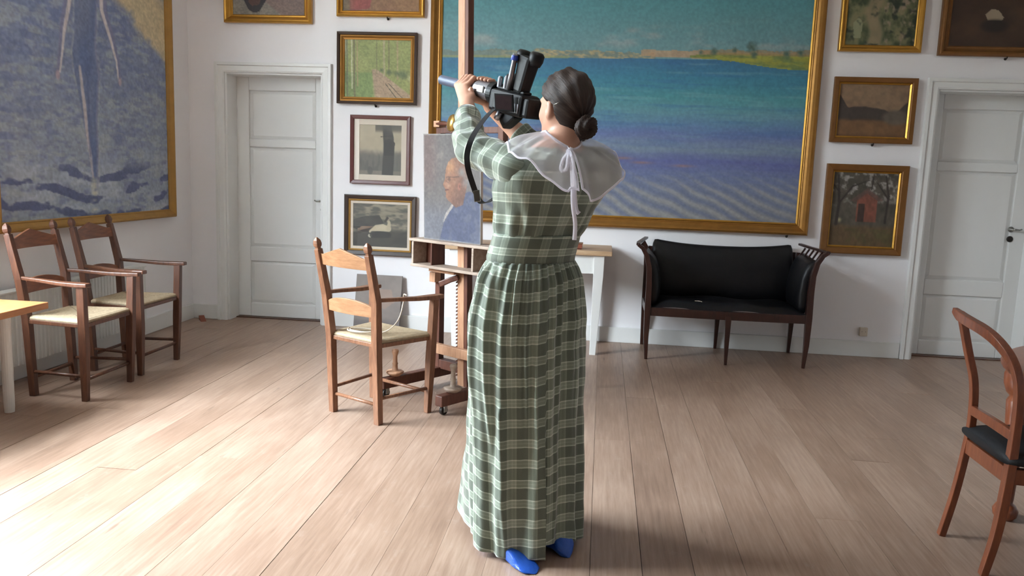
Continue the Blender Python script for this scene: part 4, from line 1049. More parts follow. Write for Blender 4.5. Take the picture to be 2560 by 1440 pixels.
# camera axis (the video camera she holds up)
A0 = at(1312, 252, 2.88); TIP = at(1103, 199, 3.22)
TL = (TIP - A0).length; cd_ = (TIP - A0).normalized(); cn = cd_.cross(UP).normalized(); cu = cn.cross(cd_).normalized()
def CP(t, a=0, b=0): return A0 + cd_ * t + cn * a + cu * b

# ---- signed distance field of the body, meshed as one continuous surface
HX = .0032
lo = np.array([-.70, 2.44, 0.02]); hi = np.array([.12, 3.24, 1.72])
shape = tuple(((hi - lo) / HX).astype(int) + 1)
SD = np.full(shape, .06, np.float32)
ax_ = [lo[i] + HX * np.arange(shape[i]) for i in range(3)]
def _box(c0, c1, m):
    a = np.maximum(((np.minimum(c0, c1) - m - lo) / HX).astype(int), 0); b = np.minimum(((np.maximum(c0, c1) + m - lo) / HX).astype(int) + 2, shape)
    sl = tuple(slice(a[i], b[i]) for i in range(3))
    return sl, ax_[0][sl[0]][:, None, None], ax_[1][sl[1]][None, :, None], ax_[2][sl[2]][None, None, :]
def _un(sl, d, k):
    a = SD[sl]; h = np.maximum(k - np.abs(a - d), 0) / k
    SD[sl] = np.minimum(a, d) - h * h * k * .25
def cap(p, q, r0, r1, k=.012):
    p = np.array(p); q = np.array(q); sl, X, Y, Z = _box(p, q, max(r0, r1) + .055)
    d = q - p; t = np.clip(((X - p[0]) * d[0] + (Y - p[1]) * d[1] + (Z - p[2]) * d[2]) / max(d @ d, 1e-12), 0, 1)
    _un(sl, (np.sqrt((X - p[0] - t * d[0]) ** 2 + (Y - p[1] - t * d[1]) ** 2 + (Z - p[2] - t * d[2]) ** 2) - (r0 + (r1 - r0) * t)).astype(np.float32), k)
def ell(c, axes, rad, k=.012, sub=False):
    c = np.array(c); m = max(rad) + .05; sl, X, Y, Z = _box(c, c, m)
    s2 = 0; s4 = 0
    for a_, r_ in zip(axes, rad):
        a_ = np.array(a_); pr = (X - c[0]) * a_[0] + (Y - c[1]) * a_[1] + (Z - c[2]) * a_[2]
        s2 = s2 + (pr / r_) ** 2; s4 = s4 + (pr / r_ ** 2) ** 2
    k0 = np.sqrt(s2); d = (k0 * (k0 - 1) / np.maximum(np.sqrt(s4), 1e-6)).astype(np.float32)
    if sub:
        a = SD[sl]; d = -d; h = np.maximum(k - np.abs(a - d), 0) / k; SD[sl] = np.maximum(a, d) + h * h * k * .25
    else: _un(sl, d, k)

# head
HC = at(1417, 262, 2.77)
hp = math.radians(4); hF = (F * math.cos(hp) + UP * math.sin(hp)).normalized(); hL = Lf.copy(); hU = hF.cross(hL) * 1.0
if hU.z < 0: hU = -hU
def H(f, l, u): return HC + hF * f + hL * l + hU * u
hax = (hF, hL, hU)
ell(H(0, 0, .012), hax, (.094, .074, .094))
ell(H(.036, 0, -.040), hax, (.058, .060, .078), .03)
ell(H(.060, 0, -.092), hax, (.034, .034, .026), .03)
for s_ in (-1, 1):
    cap(H(-.005, s_ * .055, -.050), H(.050, s_ * .024, -.098), .018, .016, .03)
    ell(H(.060, s_ * .036, -.040), hax, (.024, .022, .022), .02)
    ell(H(.083, s_ * .030, -.008), hax, (.012, .015, .010), .012, sub=True)
    ell(H(.079, s_ * .030, -.008), hax, (.011, .013, .011), .004)
    ell(H(-.006, s_ * .077, -.022), hax, (.018, .010, .031), .006)
    ell(H(.001, s_ * .086, -.020), hax, (.009, .005, .017), .004, sub=True)
    cap(H(.088, s_ * .018, .010), H(.078, s_ * .048, .010), .007, .005, .012)
cap(H(.094, 0, .004), H(.112, 0, -.034), .007, .011, .012)
for s_ in (-1, 1): ell(H(.104, s_ * .009, -.036), hax, (.010, .008, .007), .008)
ell(H(.093, 0, -.062), hax, (.010, .022, .006), .008); ell(H(.091, 0, -.073), hax, (.010, .019, .007), .006)
NB = V(-.148, 2.722, 1.415)
cap(H(-.022, 0, -.060), NB, .050, .056, .03)
# torso, pelvis, legs
def lerp(a, b, t): return a + (b - a) * t
WC = V(-.232, 2.775, 1.07); CC = V(-.160, 2.727, 1.33)
ell(CC, (Lf, F, UP), (.150, .098, .13), .04); ell(lerp(WC, CC, .35), (Lf, F, UP), (.125, .090, .16), .05)
ell(WC + V(.0, .005, -.16), (Lf, F, UP), (.145, .105, .13), .05)
SHL = NB + Lf * .165 + V(0, 0, -.045); SHR = NB - Lf * .165 + V(0, 0, -.045)
cap(NB + V(0, 0, -.025), SHL + V(0, 0, -.012), .042, .034, .03); cap(NB + V(0, 0, -.025), SHR + V(0, 0, -.012), .042, .034, .03)
FTL = V(-.262, 2.700, .05); FTR = V(-.175, 2.870, .05)
for hipo, ft in ((Lf * .075, FTL), (Lf * -.075, FTR)):
    hp_ = WC + hipo + F * .02 + V(0, 0, -.22); kn = lerp(hp_, ft, .52) + F * .035
    cap(hp_, kn, .075, .052, .03); cap(kn, lerp(kn, ft, .45), .050, .045, .02); cap(lerp(kn, ft, .45), ft + V(0, 0, .03), .045, .030, .02)
    cap(ft + V(0, 0, .005), ft + F * .13 + V(0, 0, -.010), .030, .022, .02)
# arms
EL = at(1172, 362, 2.765); Q1 = CP(.635 * TL); WL = at(1168, 268, 2.975)
ER = V(-.262, 3.020, 1.435); Q2 = CP(.455 * TL); WR = at(1226, 268, 3.055)
def arm(s, e, w):
    cap(s + V(0, 0, -.012), e, .038, .034, .03); m_ = lerp(e, w, .3); cap(e, m_, .033, .035, .02); cap(m_, w, .035, .0245, .02)
arm(SHL, EL, WL); arm(SHR, ER, WR)
# left hand: back of the hand to the camera, fingers over the top of the barrel
r1 = .024
for i, off in enumerate((-.032, -.011, .010, .030)):
    ln = (1.0, 1.06, 1.0, .86)[i]; rr = (.0094, .0098, .0092, .0080)[i]
    k_ = Q1 + cd_ * off - cn * (.038) + cu * (.006 - .004 * abs(i - 1))
    p1_ = Q1 + cd_ * (off * 1.02) - cn * .010 + cu * (.036 * ln); p2_ = Q1 + cd_ * off + cn * .024 + cu * (.026 * ln); p3_ = Q1 + cd_ * off + cn * (.034) - cu * (.004 * ln)
    cap(WL + cd_ * off * .45 + cn * .002, k_, .0165, .0105, .014)
    cap(k_, p1_, rr + .0012, rr, .004); cap(p1_, p2_, rr, rr * .93, .003); cap(p2_, p3_, rr * .93, rr * .82, .003)
b_ = lerp(WL, Q1 - cn * .03, .30) - cd_ * .018; m1 = lerp(WL, Q1 - cn * .03, .62) - cd_ * .046; m2 = Q1 - cn * .030 - cu * .018 - cd_ * .066
cap(b_, m1, .014, .0115, .010); cap(m1, m2, .0112, .0090, .003)
# right hand: under and behind the barrel, fingertips coming over the top, thumb on the near side
for i, off in enumerate((.030, .010, -.010, -.029)):
    ln = (.96, 1.04, 1.0, .84)[i]; rr = (.0092, .0096, .0090, .0078)[i]
    k_ = Q2 + cd_ * off + cn * .044 - cu * .012
    p1_ = Q2 + cd_ * off + cn * .037 + cu * .026 * ln; p2_ = Q2 + cd_ * off + cn * .012 + cu * .041; p3_ = Q2 + cd_ * off - cn * .012 * ln + cu * .039
    cap(WR + cd_ * off * .5 + cn * .006, k_, .0165, .0110, .014)
    cap(k_, p1_, rr + .001, rr, .004); cap(p1_, p2_, rr, rr * .92, .003); cap(p2_, p3_, rr * .92, rr * .80, .003)
b_ = lerp(WR, Q2, .28) - cn * .010 + cd_ * .014; m1 = Q2 - cn * .040 - cu * .036 + cd_ * .010; m2 = Q2 - cn * .045 - cu * .002 + cd_ * .022
cap(b_, m1, .015, .0115, .012); cap(m1, m2, .0112, .0088, .003)

def surface_nets(sd):
    ins = sd < 0
    nx, ny, nz = sd.shape
    cnt = np.zeros((nx - 1, ny - 1, nz - 1), np.uint8)
    for dx in (0, 1):
        for dy in (0, 1):
            for dz in (0, 1):
                cnt += ins[dx:nx - 1 + dx, dy:ny - 1 + dy, dz:nz - 1 + dz]
    act = (cnt > 0) & (cnt < 8)
    I = np.argwhere(act)
    cv = np.stack([sd[I[:, 0] + dx, I[:, 1] + dy, I[:, 2] + dz] for dx in (0, 1) for dy in (0, 1) for dz in (0, 1)], 1)
    corner = np.array([(dx, dy, dz) for dx in (0, 1) for dy in (0, 1) for dz in (0, 1)], float)
    acc = np.zeros((len(I), 3)); num = np.zeros(len(I))
    for a in range(8):
        for b in range(a + 1, 8):
            if np.abs(corner[a] - corner[b]).sum() != 1: continue
            va, vb = cv[:, a], cv[:, b]; cr = (va < 0) != (vb < 0)
            t = np.where(cr, va / np.where(cr, va - vb, 1), 0)
            acc += np.where(cr[:, None], corner[a] + t[:, None] * (corner[b] - corner[a]), 0); num += cr
    verts = lo + HX * (I + acc / num[:, None])
    idx = np.full(act.shape, -1, np.int64); idx[tuple(I.T)] = np.arange(len(I))
    faces = []
    for axis in range(3):
        s0 = [slice(None)] * 3; s1 = [slice(None)] * 3; s0[axis] = slice(0, -1); s1[axis] = slice(1, None)
        a, b = ins[tuple(s0)], ins[tuple(s1)]
        E_ = np.argwhere(a != b)
        o1, o2 = [(1, 2), (2, 0), (0, 1)][axis]
        ok = (E_[:, o1] > 0) & (E_[:, o2] > 0) & (E_[:, o1] < sd.shape[o1] - 1) & (E_[:, o2] < sd.shape[o2] - 1); E_ = E_[ok]
        def g(d1, d2):
            q_ = E_.copy(); q_[:, o1] -= d1; q_[:, o2] -= d2; return idx[q_[:, 0], q_[:, 1], q_[:, 2]]
        quad = np.stack([g(1, 1), g(0, 1), g(0, 0), g(1, 0)], 1)
        flip = ~a[tuple(E_.T)]
        quad[flip] = quad[flip][:, ::-1]
        faces.append(quad)
    return verts, np.concatenate(faces)
bv, bf = surface_nets(SD)
# the trunk and legs stay inside the dress; light smoothing of the voxel surface
e_i = np.concatenate([bf[:, 0], bf[:, 1], bf[:, 2], bf[:, 3]]); e_j = np.concatenate([bf[:, 1], bf[:, 2], bf[:, 3], bf[:, 0]])
deg = np.bincount(e_i, minlength=len(bv)) + np.bincount(e_j, minlength=len(bv))
for it in range(2):
    av = np.stack([(np.bincount(e_i, bv[e_j, c], len(bv)) + np.bincount(e_j, bv[e_i, c], len(bv))) / np.maximum(deg, 1) for c in range(3)], 1)
    bv = bv + .5 * (av - bv)
me = bpy.data.meshes.new('body'); me.from_pydata((bv - np.array(ORG)).tolist(), [], bf.tolist()); me.update()
body = link('body', me, M['skin'], person, smooth=True)
del SD
for s_ in (-1, 1):
    ey = MB().lathe([(.0, -.0085), (.005, -.007), (.0085, 0), (.005, .007), (0, .0085)], P2L(H(.0815, s_ * .030, -.008)), 12, hF).build('eye', M['eye'], body, smooth=True)

# ---- hair: cap with a parted hairline, bun, hairpin
n1, n2 = 120, 90
pts = np.zeros((n1, n2, 3)); uvs = np.zeros((n1, n2, 2))
for i in range(n1):
    for j in range(n2):
        th = PI * (i / (n1 - 1)); ph = 2 * PI * j / (n2 - 1)
        # pole at the low back of the head so the strands sweep towards the bun
        pole = Vector((-.86, 0, -.50)).normalized(); e1 = Vector((0, 1, 0)); e2 = pole.cross(e1)
        dv = pole * math.cos(th) + (e1 * math.cos(ph) + e2 * math.sin(ph)) * math.sin(th)
        f_, l_, u_ = dv
        g = f_ - float(np.interp(u_, [-1, -.75, -.5, -.14, .10, .5, 1], [-.52, -.36, -.16, -.02, .44, .74, 1.04]))
        ear = .17 - math.hypot(f_ + .06, (u_ + .34) * .7) if abs(l_) > .6 else -1
        nape = (-.955 - u_) * 2 if u_ < -.5 else -1
        m_ = max(g, ear, nape)
        k_ = min(1, max(0, (m_ + .06) / .12)); k_ = k_ * k_ * (3 - 2 * k_)
        strand = .0016 * math.sin(ph * 46 + 2 * math.sin(th * 5)) * math.sin(th) + .002 * math.sin(ph * 13 + th * 4)
        wave = .0035 * math.sin(th * 9 + ph * 3) * max(0, u_)
        R_ = (1.0 + (.100) * (1 - k_) - .14 * k_)
        vol = .006 * max(0, -f_) + .004 * max(0, u_)
        p_ = Vector((f_ * (.094 * R_ + vol), l_ * (.075 * R_), u_ * (.094 * R_ + vol * .6))) + dv * (strand + wave) * (1 - k_)
        if u_ < -.25 and f_ < .3:                       # swept down over the nape
            hh = math.hypot(f_, l_) + 1e-6; hx, hl = f_ / hh, l_ / hh
            t_ = min(1, (-u_ - .25) / .62); ts = t_ * t_ * (3 - 2 * t_)
            k2 = min(1, max(0, ((hx + .12 + .42 * t_) * .7 + .06) / .12)); k2 = max(k2, k_ if t_ < .25 else 0)
            rr_ = (.068 - .006 * t_) * (1 - .30 * k2)
            p_.x = p_.x * (1 - ts) + (-.020 + rr_ * hx) * ts; p_.y = p_.y * (1 - ts) + rr_ * hl * ts
            p_.z = p_.z * (1 - ts) + (-.030 - .098 * t_) * ts
        pts[i, j] = P2L(H(p_.x, p_.y, p_.z + .012)); uvs[i, j] = (ph / (2 * PI) * 1.0, th / PI)
mb = MB(); mb.grid(pts); mb.uv = uvs.reshape(-1, 2); hair = mb.build('hair', M['hair'], person, smooth=True)
BC = at(1466, 318, 2.672); bd = (BC - H(0, 0, -.03)).normalized(); bq = UP.rotation_difference(bd)
pts = np.zeros((60, 60, 3)); uvs = np.zeros((60, 60, 2))
for i in range(60):
    for j in range(60):
        th = PI * i / 59; ph = 2 * PI * j / 59
        sw = math.sin(3 * ph + 7 * th) * .0035 * math.sin(th) + .0015 * math.sin(22 * ph + 12 * th)
        dim = -.010 * math.exp(-(th / .45) ** 2)
        r_ = .037 + sw + dim
        p_ = bq @ Vector((r_ * math.sin(th) * math.cos(ph), r_ * math.sin(th) * math.sin(ph), .82 * r_ * math.cos(th)))
        pts[i, j] = P2L(BC + p_); uvs[i, j] = ((ph + 1.6 * th) / (2 * PI) * .6, th / PI)
mb = MB(); mb.grid(pts); mb.uv = uvs.reshape(-1, 2); mb.build('hair_bun', M['hair'], hair, smooth=True)
pin = MB().tube([P2L(H(-.040, .083, -.005)), P2L(H(-.062, .076, .004))], .0016, 6).build('hairpin', M['steel'], hair, smooth=True)

# ---- dress: bodice, sleeves, waistband, skirt (UVs in metres drive the check)
def ring_dir(th): return F * math.cos(th) + Lf * math.sin(th)          # th: 0 front, 90 deg her left, 180 back
rows_ = [(1.06, .148, .112), (1.10, .148, .112), (1.130, .151, .115), (1.155, .158, .121), (1.19, .168, .128), (1.24, .184, .134), (1.29, .202, .138), (1.33, .208, .137), (1.362, .196, .126), (1.390, .180, .116), (1.412, .142, .100), (1.432, .094, .082), (1.447, .069, .069), (1.456, .064, .064)]
zz = np.array([r_[0] for r_ in rows_])
def brow(z): return np.interp(z, zz, [r_[1] for r_ in rows_]), np.interp(z, zz, [r_[2] for r_ in rows_])
def bcen(z):
    t = min(max((z - 1.06) / .36, 0), 1); c = V(-.236, 2.778, 0).lerp(V(-.146, 2.720, 0), t); return V(c.x, c.y, z)
nz_, na_ = 64, 120
pts = np.zeros((nz_, na_ + 1, 3)); uvs = np.zeros((nz_, na_ + 1, 2))
for i in range(nz_):
    z = 1.06 + .396 * i / (nz_ - 1); a, b = brow(z)
    for j in range(na_ + 1):
        th = 2 * PI * j / na_; c, s_ = math.cos(th), math.sin(th); ex = 2 / 2.4
        dF = b * np.sign(c) * abs(c) ** ex; dL = a * np.sign(s_) * abs(s_) ** ex
        wr = .0035 * math.sin(9 * th + 30 * z) * math.sin(3 * th + 1) + .006 * max(0, 1 - abs(z - 1.17) / .06) * math.sin(17 * th + 1.5 * math.sin(5 * th))
        wr += .004 * (fbm(np.array(th * 3), np.array(z * 14), 301, 3) - .5) * 2; wr *= min(1, max(0, (z - 1.115) / .04))
        p_ = bcen(z) + F * dF + Lf * dL; p_ = p_ + (F * c + Lf * s_) * wr; p_.z -= .040 * max(0, -c) * max(0, (z - 1.38) / .076)
        pts[i, j] = P2L(p_); uvs[i, j] = ((th - PI) * .165 + .02, z - 1.06 + .03)
mb = MB(); mb.grid(pts); mb.uv = uvs.reshape(-1, 2); bod = mb.build('bodice', M['plaid'], person, smooth=True)
def sleeve(path, rad, name, uoff, drape=0.0):
    sp = spline(path, 10); n = len(sp); na = 48
    rr = np.interp(np.linspace(0, 1, n), np.linspace(0, 1, len(rad)), rad)
    pts = np.zeros((n, na + 1, 3)); uvs = np.zeros((n, na + 1, 2)); nrm = None; ln = 0
    for i, p_ in enumerate(sp):
        t = (sp[min(i + 1, n - 1)] - sp[max(i - 1, 0)]).normalized()
        nrm = (UP if nrm is None else nrm); nrm = (nrm - t * nrm.dot(t)).normalized(); bi = t.cross(nrm)
        if i: ln += (p_ - sp[i - 1]).length
        for j in range(na + 1):
            th = 2 * PI * j / na
            w = .004 * math.sin(ln * 70 + 2.2 * math.cos(th) + 1.3 * math.sin(2 * th + ln * 9)) + .0030 * math.sin(5 * th + ln * 24) + .006 * (fbm(np.array(th * 1.5), np.array(ln * 12), 311, 3) - .5)
            r_ = rr[i] + w * min(1, (n - 1 - i) / 4 + .25) + drape * max(0, min(1, 1 - (ln - .07) / .19)) * max(0, -math.cos(th)) ** 1.4
            pts[i, j] = P2L(p_ + nrm * (r_ * math.cos(th)) + bi * (r_ * math.sin(th))); uvs[i, j] = (th * .062 + uoff, ln)
    mb = MB(); mb.grid(pts); mb.uv = uvs.reshape(-1, 2); o = mb.build(name, M['plaid'], person, smooth=True)
    s_ = o.modifiers.new('thick', 'SOLIDIFY'); s_.thickness = .002; s_.offset = -1
    return o
sleeve([NB + Lf * .045 + F * .016 + V(0, 0, -.080), SHL - Lf * .040 + F * .012 + V(0, 0, -.018), SHL + Lf * .005 + F * .012 + V(0, 0, -.010), lerp(SHL, EL, .5) + V(0, 0, -.008), lerp(SHL, EL, .88) + V(-.004, 0, -.004), EL + V(-.004, .016, .012), lerp(EL, WL, .3), lerp(EL, WL, .78)], [.048, .055, .057, .060, .060, .056, .050, .044], 'sleeve', .01, .006)
sleeve([NB - Lf * .050 + V(0, 0, -.075), SHR + Lf * .03 + V(0, 0, -.010), SHR - Lf * .01, lerp(SHR, ER, .5) + V(0, 0, -.006), lerp(SHR, ER, .9), ER + V(-.01, .006, .01), lerp(ER, WR, .20), lerp(ER, WR, .36)], [.050, .062, .064, .062, .059, .054, .050, .047], 'sleeve', .03, .02)
# waistband
na_ = 120; wbz = [1.042, 1.043, 1.060, 1.080, 1.100, 1.120, 1.138, 1.141, 1.140]; wbk = [.93, 1.0, 1.004, 1.0, 1.0, 1.003, 1.0, .985, .90]
pts = np.zeros((9, na_ + 1, 3)); uvs = np.zeros((9, na_ + 1, 2))
for i in range(9):
    z = wbz[i]
    for j in range(na_ + 1):
        th = 2 * PI * j / na_; c, s_ = math.cos(th), math.sin(th); a, b = .162 * wbk[i], .126 * wbk[i]
        p_ = bcen(z) + (F * (b * c) + Lf * (a * s_)) * (1 + .010 * math.sin(6 * th + i * .8)); pts[i, j] = P2L(p_); uvs[i, j] = (th * .15 + .02, (z - 1.04) * 1.2 + .036)
mb = MB(); mb.grid(pts); mb.uv = uvs.reshape(-1, 2); mb.build('waistband', M['plaid'], person, smooth=True)
# skirt
nz_, na_ = 110, 360; TS = math.radians(167)
pts = np.zeros((nz_, na_ + 1, 3)); uvs = np.zeros((nz_, na_ + 1, 2))
TH = 2 * PI * np.arange(na_ + 1) / na_
for i in range(nz_):
    s_ = i / (nz_ - 1)
    aL = np.interp(s_, [0, .06, .2, .5, 1], [.162, .188, .212, .206, .196]); bB = np.interp(s_, [0, .06, .2, .5, 1], [.125, .150, .168, .166, .172]); bF = np.interp(s_, [0, .06, .2, .5, .75, 1], [.125, .150, .172, .200, .265, .345])
    c, sn = np.cos(TH), np.sin(TH)
    bb = np.where(c > 0, bF, bB)
    r_ = 1 / np.sqrt((c / bb) ** 2 + (sn / aL) ** 2)
    gat = .0075 * np.sin(37 * TH + 1.4 * np.sin(5 * TH)) * np.exp(-s_ * 4.5) * min(1, s_ * 30 + .3)
    big = (.007 + .003 * s_) * np.sin(9 * TH + 1.5 * np.sin(3 * TH + .6) + 1.2 * s_) * min(1, s_ * 6) + .0035 * np.sin(21 * TH + 3 * s_ + np.sin(4 * TH)) * min(1, s_ * 5) + .009 * np.sin(5 * TH + .4) * s_
    crease = .018 * (fbm(TH * 2.6 + 3, TH * 0 + s_ * 5, 321, 3) - .5) * min(1, s_ * 4)
    # centre-back vent: a deep fold opening towards the hem
    dth = TH - TS; vs_ = sstep(.40, .85, np.array(s_)); vent = (.012 * np.exp(-(np.minimum(dth, 0) / .16) ** 2) * (dth <= 0) - .016 * np.exp(-(np.maximum(dth, 0) / .14) ** 2) * (dth > 0)) * vs_
    ridge = sum(am * np.exp(-((TH - math.radians(dg) - .10 * s_) / wd) ** 2) * sstep(s0, s0 + .04, np.array(s_)) * sstep(s1, s1 - .25, np.array(s_)) for dg, am, wd, s0, s1 in ((143, .013, .030, .0, .62), (129, .010, .026, .0, .40), (103, .018, .055, .0, .75), (86, .014, .05, .0, .55), (118, .016, .07, .45, 1.15), (153, .010, .03, .3, .8)))
    r_ = r_ + gat + big + crease + vent + ridge
    hem = .022 + .055 * np.clip(c, 0, 1) + .042 * sstep(TS, TS + .02, TH) * sstep(TS + 1.1, TS + .5, TH) + .006 * np.sin(5 * TH + 1)
    z = 1.048 + (hem - 1.048) * s_
    cx = np.interp(s_, [0, .25, 1], [-.234, -.242, -.218]); cy = np.interp(s_, [0, .25, 1], [2.777, 2.780, 2.812])
    X = cx + r_ * (F.x * c + Lf.x * sn); Y = cy + r_ * (F.y * c + Lf.y * sn)
    pts[i] = np.stack([X, Y, z], -1) - np.array(ORG); uvs[i] = np.stack([TH * .185 + .03, s_ * 1.03 + 0 * TH + .02 * np.sin(TH * 2)], -1)
mb = MB(); mb.grid(pts); mb.uv = uvs.reshape(-1, 2); sk = mb.build('skirt', M['plaid'], person, smooth=True)
s_ = sk.modifiers.new('thick', 'SOLIDIFY'); s_.thickness = .002; s_.offset = -1

# ---- sheer collar in two halves with hemmed edge, tied at the back with a white tape
def collar(sgn):
    nu, nv = 70, 24; pts = np.zeros((nu, nv, 3))
    for i in range(nu):
        t = i / (nu - 1); th = PI - .27 - sgn * (.05 + t * (2.75 if sgn > 0 else 2.9))              # from the back gap round to the front
        d = ring_dir(th); side = abs(math.sin(th)); back = max(0, -math.cos(th)); fr = max(0, math.cos(th))
        Rl = .150 + .045 * back + .014 * math.sin(t * 9.0) * (1 - .4 * t) + .009 * math.sin(t * 21)
        if t < .06: Rl *= .93
        if sgn < 0: Rl *= .90
        for j in range(nv):
            s = j / (nv - 1); arc = Rl * s
            flat = np.interp(s, [0, .35, 1], [.95, .80 * side + .50 * (1 - side), .62 * side + .22 * (1 - side)])
            hs = np.linspace(0, s, 6); hor = 0; dn = 0
            for a_, b_ in zip(hs[:-1], hs[1:]):
                mid = (a_ + b_) / 2; fl_ = np.interp(mid, [0, .3, .65, 1], [.97, .95 * side + .55 * (1 - side), .93 * side + .34 * (1 - side), .80 * side + .20 * (1 - side)])
                hor += fl_ * (b_ - a_) * Rl; dn += math.sqrt(max(0, 1 - fl_ * fl_)) * (b_ - a_) * Rl
            rip = (.012 * math.sin(t * 24 + 1) + .007 * math.sin(t * 53)) * min(1, s * 1.6)
            z = 1.466 - .042 * back + .014 * side - dn + rip * side * .8; rad_ = .066 + hor + rip * (1 - side) * .7 + .012 * s
            c0 = bcen(1.45); c0.z = 0
            # keep clear of the bodice / sleeves below
            pts[i, j] = P2L(V(c0.x, c0.y, 0) + d * rad_ + V(0, 0, z))
    mb = MB(); mb.grid(pts); o = mb.build('collar', M['organza'], person, smooth=True); o['label'] = 'sheer white organza collar half'
    edge = [Vector(pts[i, nv - 1]) for i in range(nu)]; inner = [Vector(pts[0, j]) for j in range(nv)][::-1]
    path_ = edge[::-1] + inner[1:] if True else edge
    MB().tube(path_, .0042, 6, flat=.35).build('collar_hem', M['ribbon'], o, smooth=True)
    neck = [Vector(pts[i, 0]) for i in range(nu)]
    MB().tube(neck, .0050, 6, flat=.6).build('neck_binding', M['ribbon'], o, smooth=True)
    return o
co1 = collar(1); co2 = collar(-1)
def ribbon_strip(path, w, name, parent, matl, side=None, n=8, twist=None):
    sp = spline(path, n); L_, R_ = [], []
    sd = Vector(side) if side is not None else V(1, 0, 0)
    for i, p_ in enumerate(sp):
        t = (sp[min(i + 1, len(sp) - 1)] - sp[max(i - 1, 0)]).normalized(); s2 = (sd - t * sd.dot(t)).normalized()
        if twist: s2 = Quaternion(t, twist * i / len(sp)) @ s2
        w_ = w[0] + (w[1] - w[0]) * i / (len(sp) - 1) if isinstance(w, tuple) else w
        L_.append(p_ - s2 * w_ / 2); R_.append(p_ + s2 * w_ / 2)
    mb = MB(); mb.grid(np.array([[tuple(P2L(a)) for a in L_], [tuple(P2L(b)) for b in R_]]))
    o = mb.build(name, matl, parent, smooth=True); s_ = o.modifiers.new('thick', 'SOLIDIFY'); s_.thickness = .0016; s_.offset = 0
    return o
KN = at(1424, 379, 2.640)
bow = MB().lathe([(0, -.012), (.008, -.010), (.012, 0), (.008, .010), (0, .012)], P2L(KN), 12, (1, 0, .3)).build('bow_knot', M['ribbon'], person, smooth=True)
ribbon_strip([KN, at(1410, 395, 2.595), at(1402, 418, 2.57), at(1408, 430, 2.56), at(1417, 418, 2.565), at(1420, 396, 2.592), KN], .011, 'bow_loop', bow, M['ribbon'], (1, 0, 0))
ribbon_strip([KN, at(1432, 398, 2.590), at(1436, 440, 2.550), at(1437, 490, 2.550), at(1441, 525, 2.575), at(1448, 534, 2.580)], (.011, .014), 'tape_end', bow, M['ribbon'], (1, 0, 0))
ribbon_strip([KN, at(1427, 400, 2.590), at(1431, 450, 2.548), at(1432, 510, 2.555), at(1438, 560, 2.585), at(1436, 600, 2.605)], (.011, .014), 'tape_end', bow, M['ribbon'], (1, 0, 0))

# ---- blue plastic shoe covers
def cover(heel, toe, seed, hp=(.004, .060, .095, .095, .062, .040, .004)):
    d = (toe - heel); ln = d.length; d = d.normalized(); sd = V(-d.y, d.x, 0); nu, nv = 36, 40; pts = np.zeros((nu, nv, 3))
    for i in range(nu):
        t = i / (nu - 1); s = -.02 + (ln + .05) * t
        w = np.interp(t, [0, .06, .25, .5, .75, .93, 1], [.004, .034, .044, .043, .054, .040, .004]); h = np.interp(t, [0, .06, .2, .45, .7, .93, 1], hp)
        for j in range(nv):
            th = 2 * PI * j / (nv - 1); c, q_ = math.cos(th), math.sin(th)
            wr = 1 + .16 * (float(fbm(np.array(t * 9), np.array(c * 4 + 5), seed, 3)) - .5) + .05 * math.sin(14 * t + 5 * th)
            p_ = heel + d * s + sd * (w * c * wr) + V(0, 0, max(0.003, h * .5 + h * .5 * np.sign(q_) * abs(q_) ** .7 * wr))
            pts[i, j] = P2L(p_)
    mb = MB(); mb.grid(pts); o = mb.build('shoe_cover', M['blue_plastic'], person, smooth=True); return o
cover(V(-.175, 2.590, 0), V(-.345, 2.770, 0), 401, (.003, .012, .030, .075, .062, .040, .004))
cover(V(-.066, 2.728, 0), V(-.225, 2.925, 0), 402)

# ================================================================== VIDEO CAMERA
vc = empty('video_camera', A0); tag(vc, 'black video camera with long grey microphone held up by the woman', 'video camera')
def C2(t, a=0, b=0): return CP(t, a, b) - A0
def cbox(t0, t1, a0, a1, b0, b1, name, mat, parent=vc, bevel=.004):
    mb = MB().box(0, 1, 0, 1, 0, 1); mb.v = [tuple(C2(t0 + (t1 - t0) * x, a0 + (a1 - a0) * y, b0 + (b1 - b0) * z)) for x, y, z in mb.v]
    return mb.build(name, mat, parent, bevel=bevel)
bodyc = cbox(-.030, .150, -.042, .050, -.058, .020, 'camera_body', M['black_plastic'], bevel=.012)
cbox(-.060, -.030, -.036, .044, -.055, .012, 'battery', M['black_plastic'], bevel=.010)
cbox(-.020, .045, -.0445, -.040, -.045, -.012, 'side_panel', M['grey_metal'], bodyc, .002)
# lens barrel, ring, microphone
def lath(t0, prof, name, mat, a=0, b=0, parent=vc, n=28): return MB().lathe(prof, C2(t0, a, b), n, cd_).build(name, mat, parent, smooth=False)
lath(.150, [(0, 0), (.040, 0), (.041, .010), (.041, .026), (.036, .030), (0, .030)], 'focus_ring', M['black_plastic'], b=.0)
lath(.178, [(0, 0), (.033, 0), (.033, .085), (.030, .092), (0, .092)], 'lens_barrel', M['grey_metal'])
cbox(.195, .232, -.038, -.030, -.006, .018, 'barrel_switch', M['white_plastic'], bevel=.003)
lath(.262, [(0, 0), (.0235, 0), (.0235, TL * .72 - .262), (.019, TL * .74 - .262), (0, TL * .74 - .262)], 'barrel_tube', M['grey_metal'])
lath(TL * .70, [(0, 0), (.0185, 0), (.0185, TL * .30 - .004), (.016, TL * .30), (0, TL * .30)], 'microphone', M['blue_grey'])
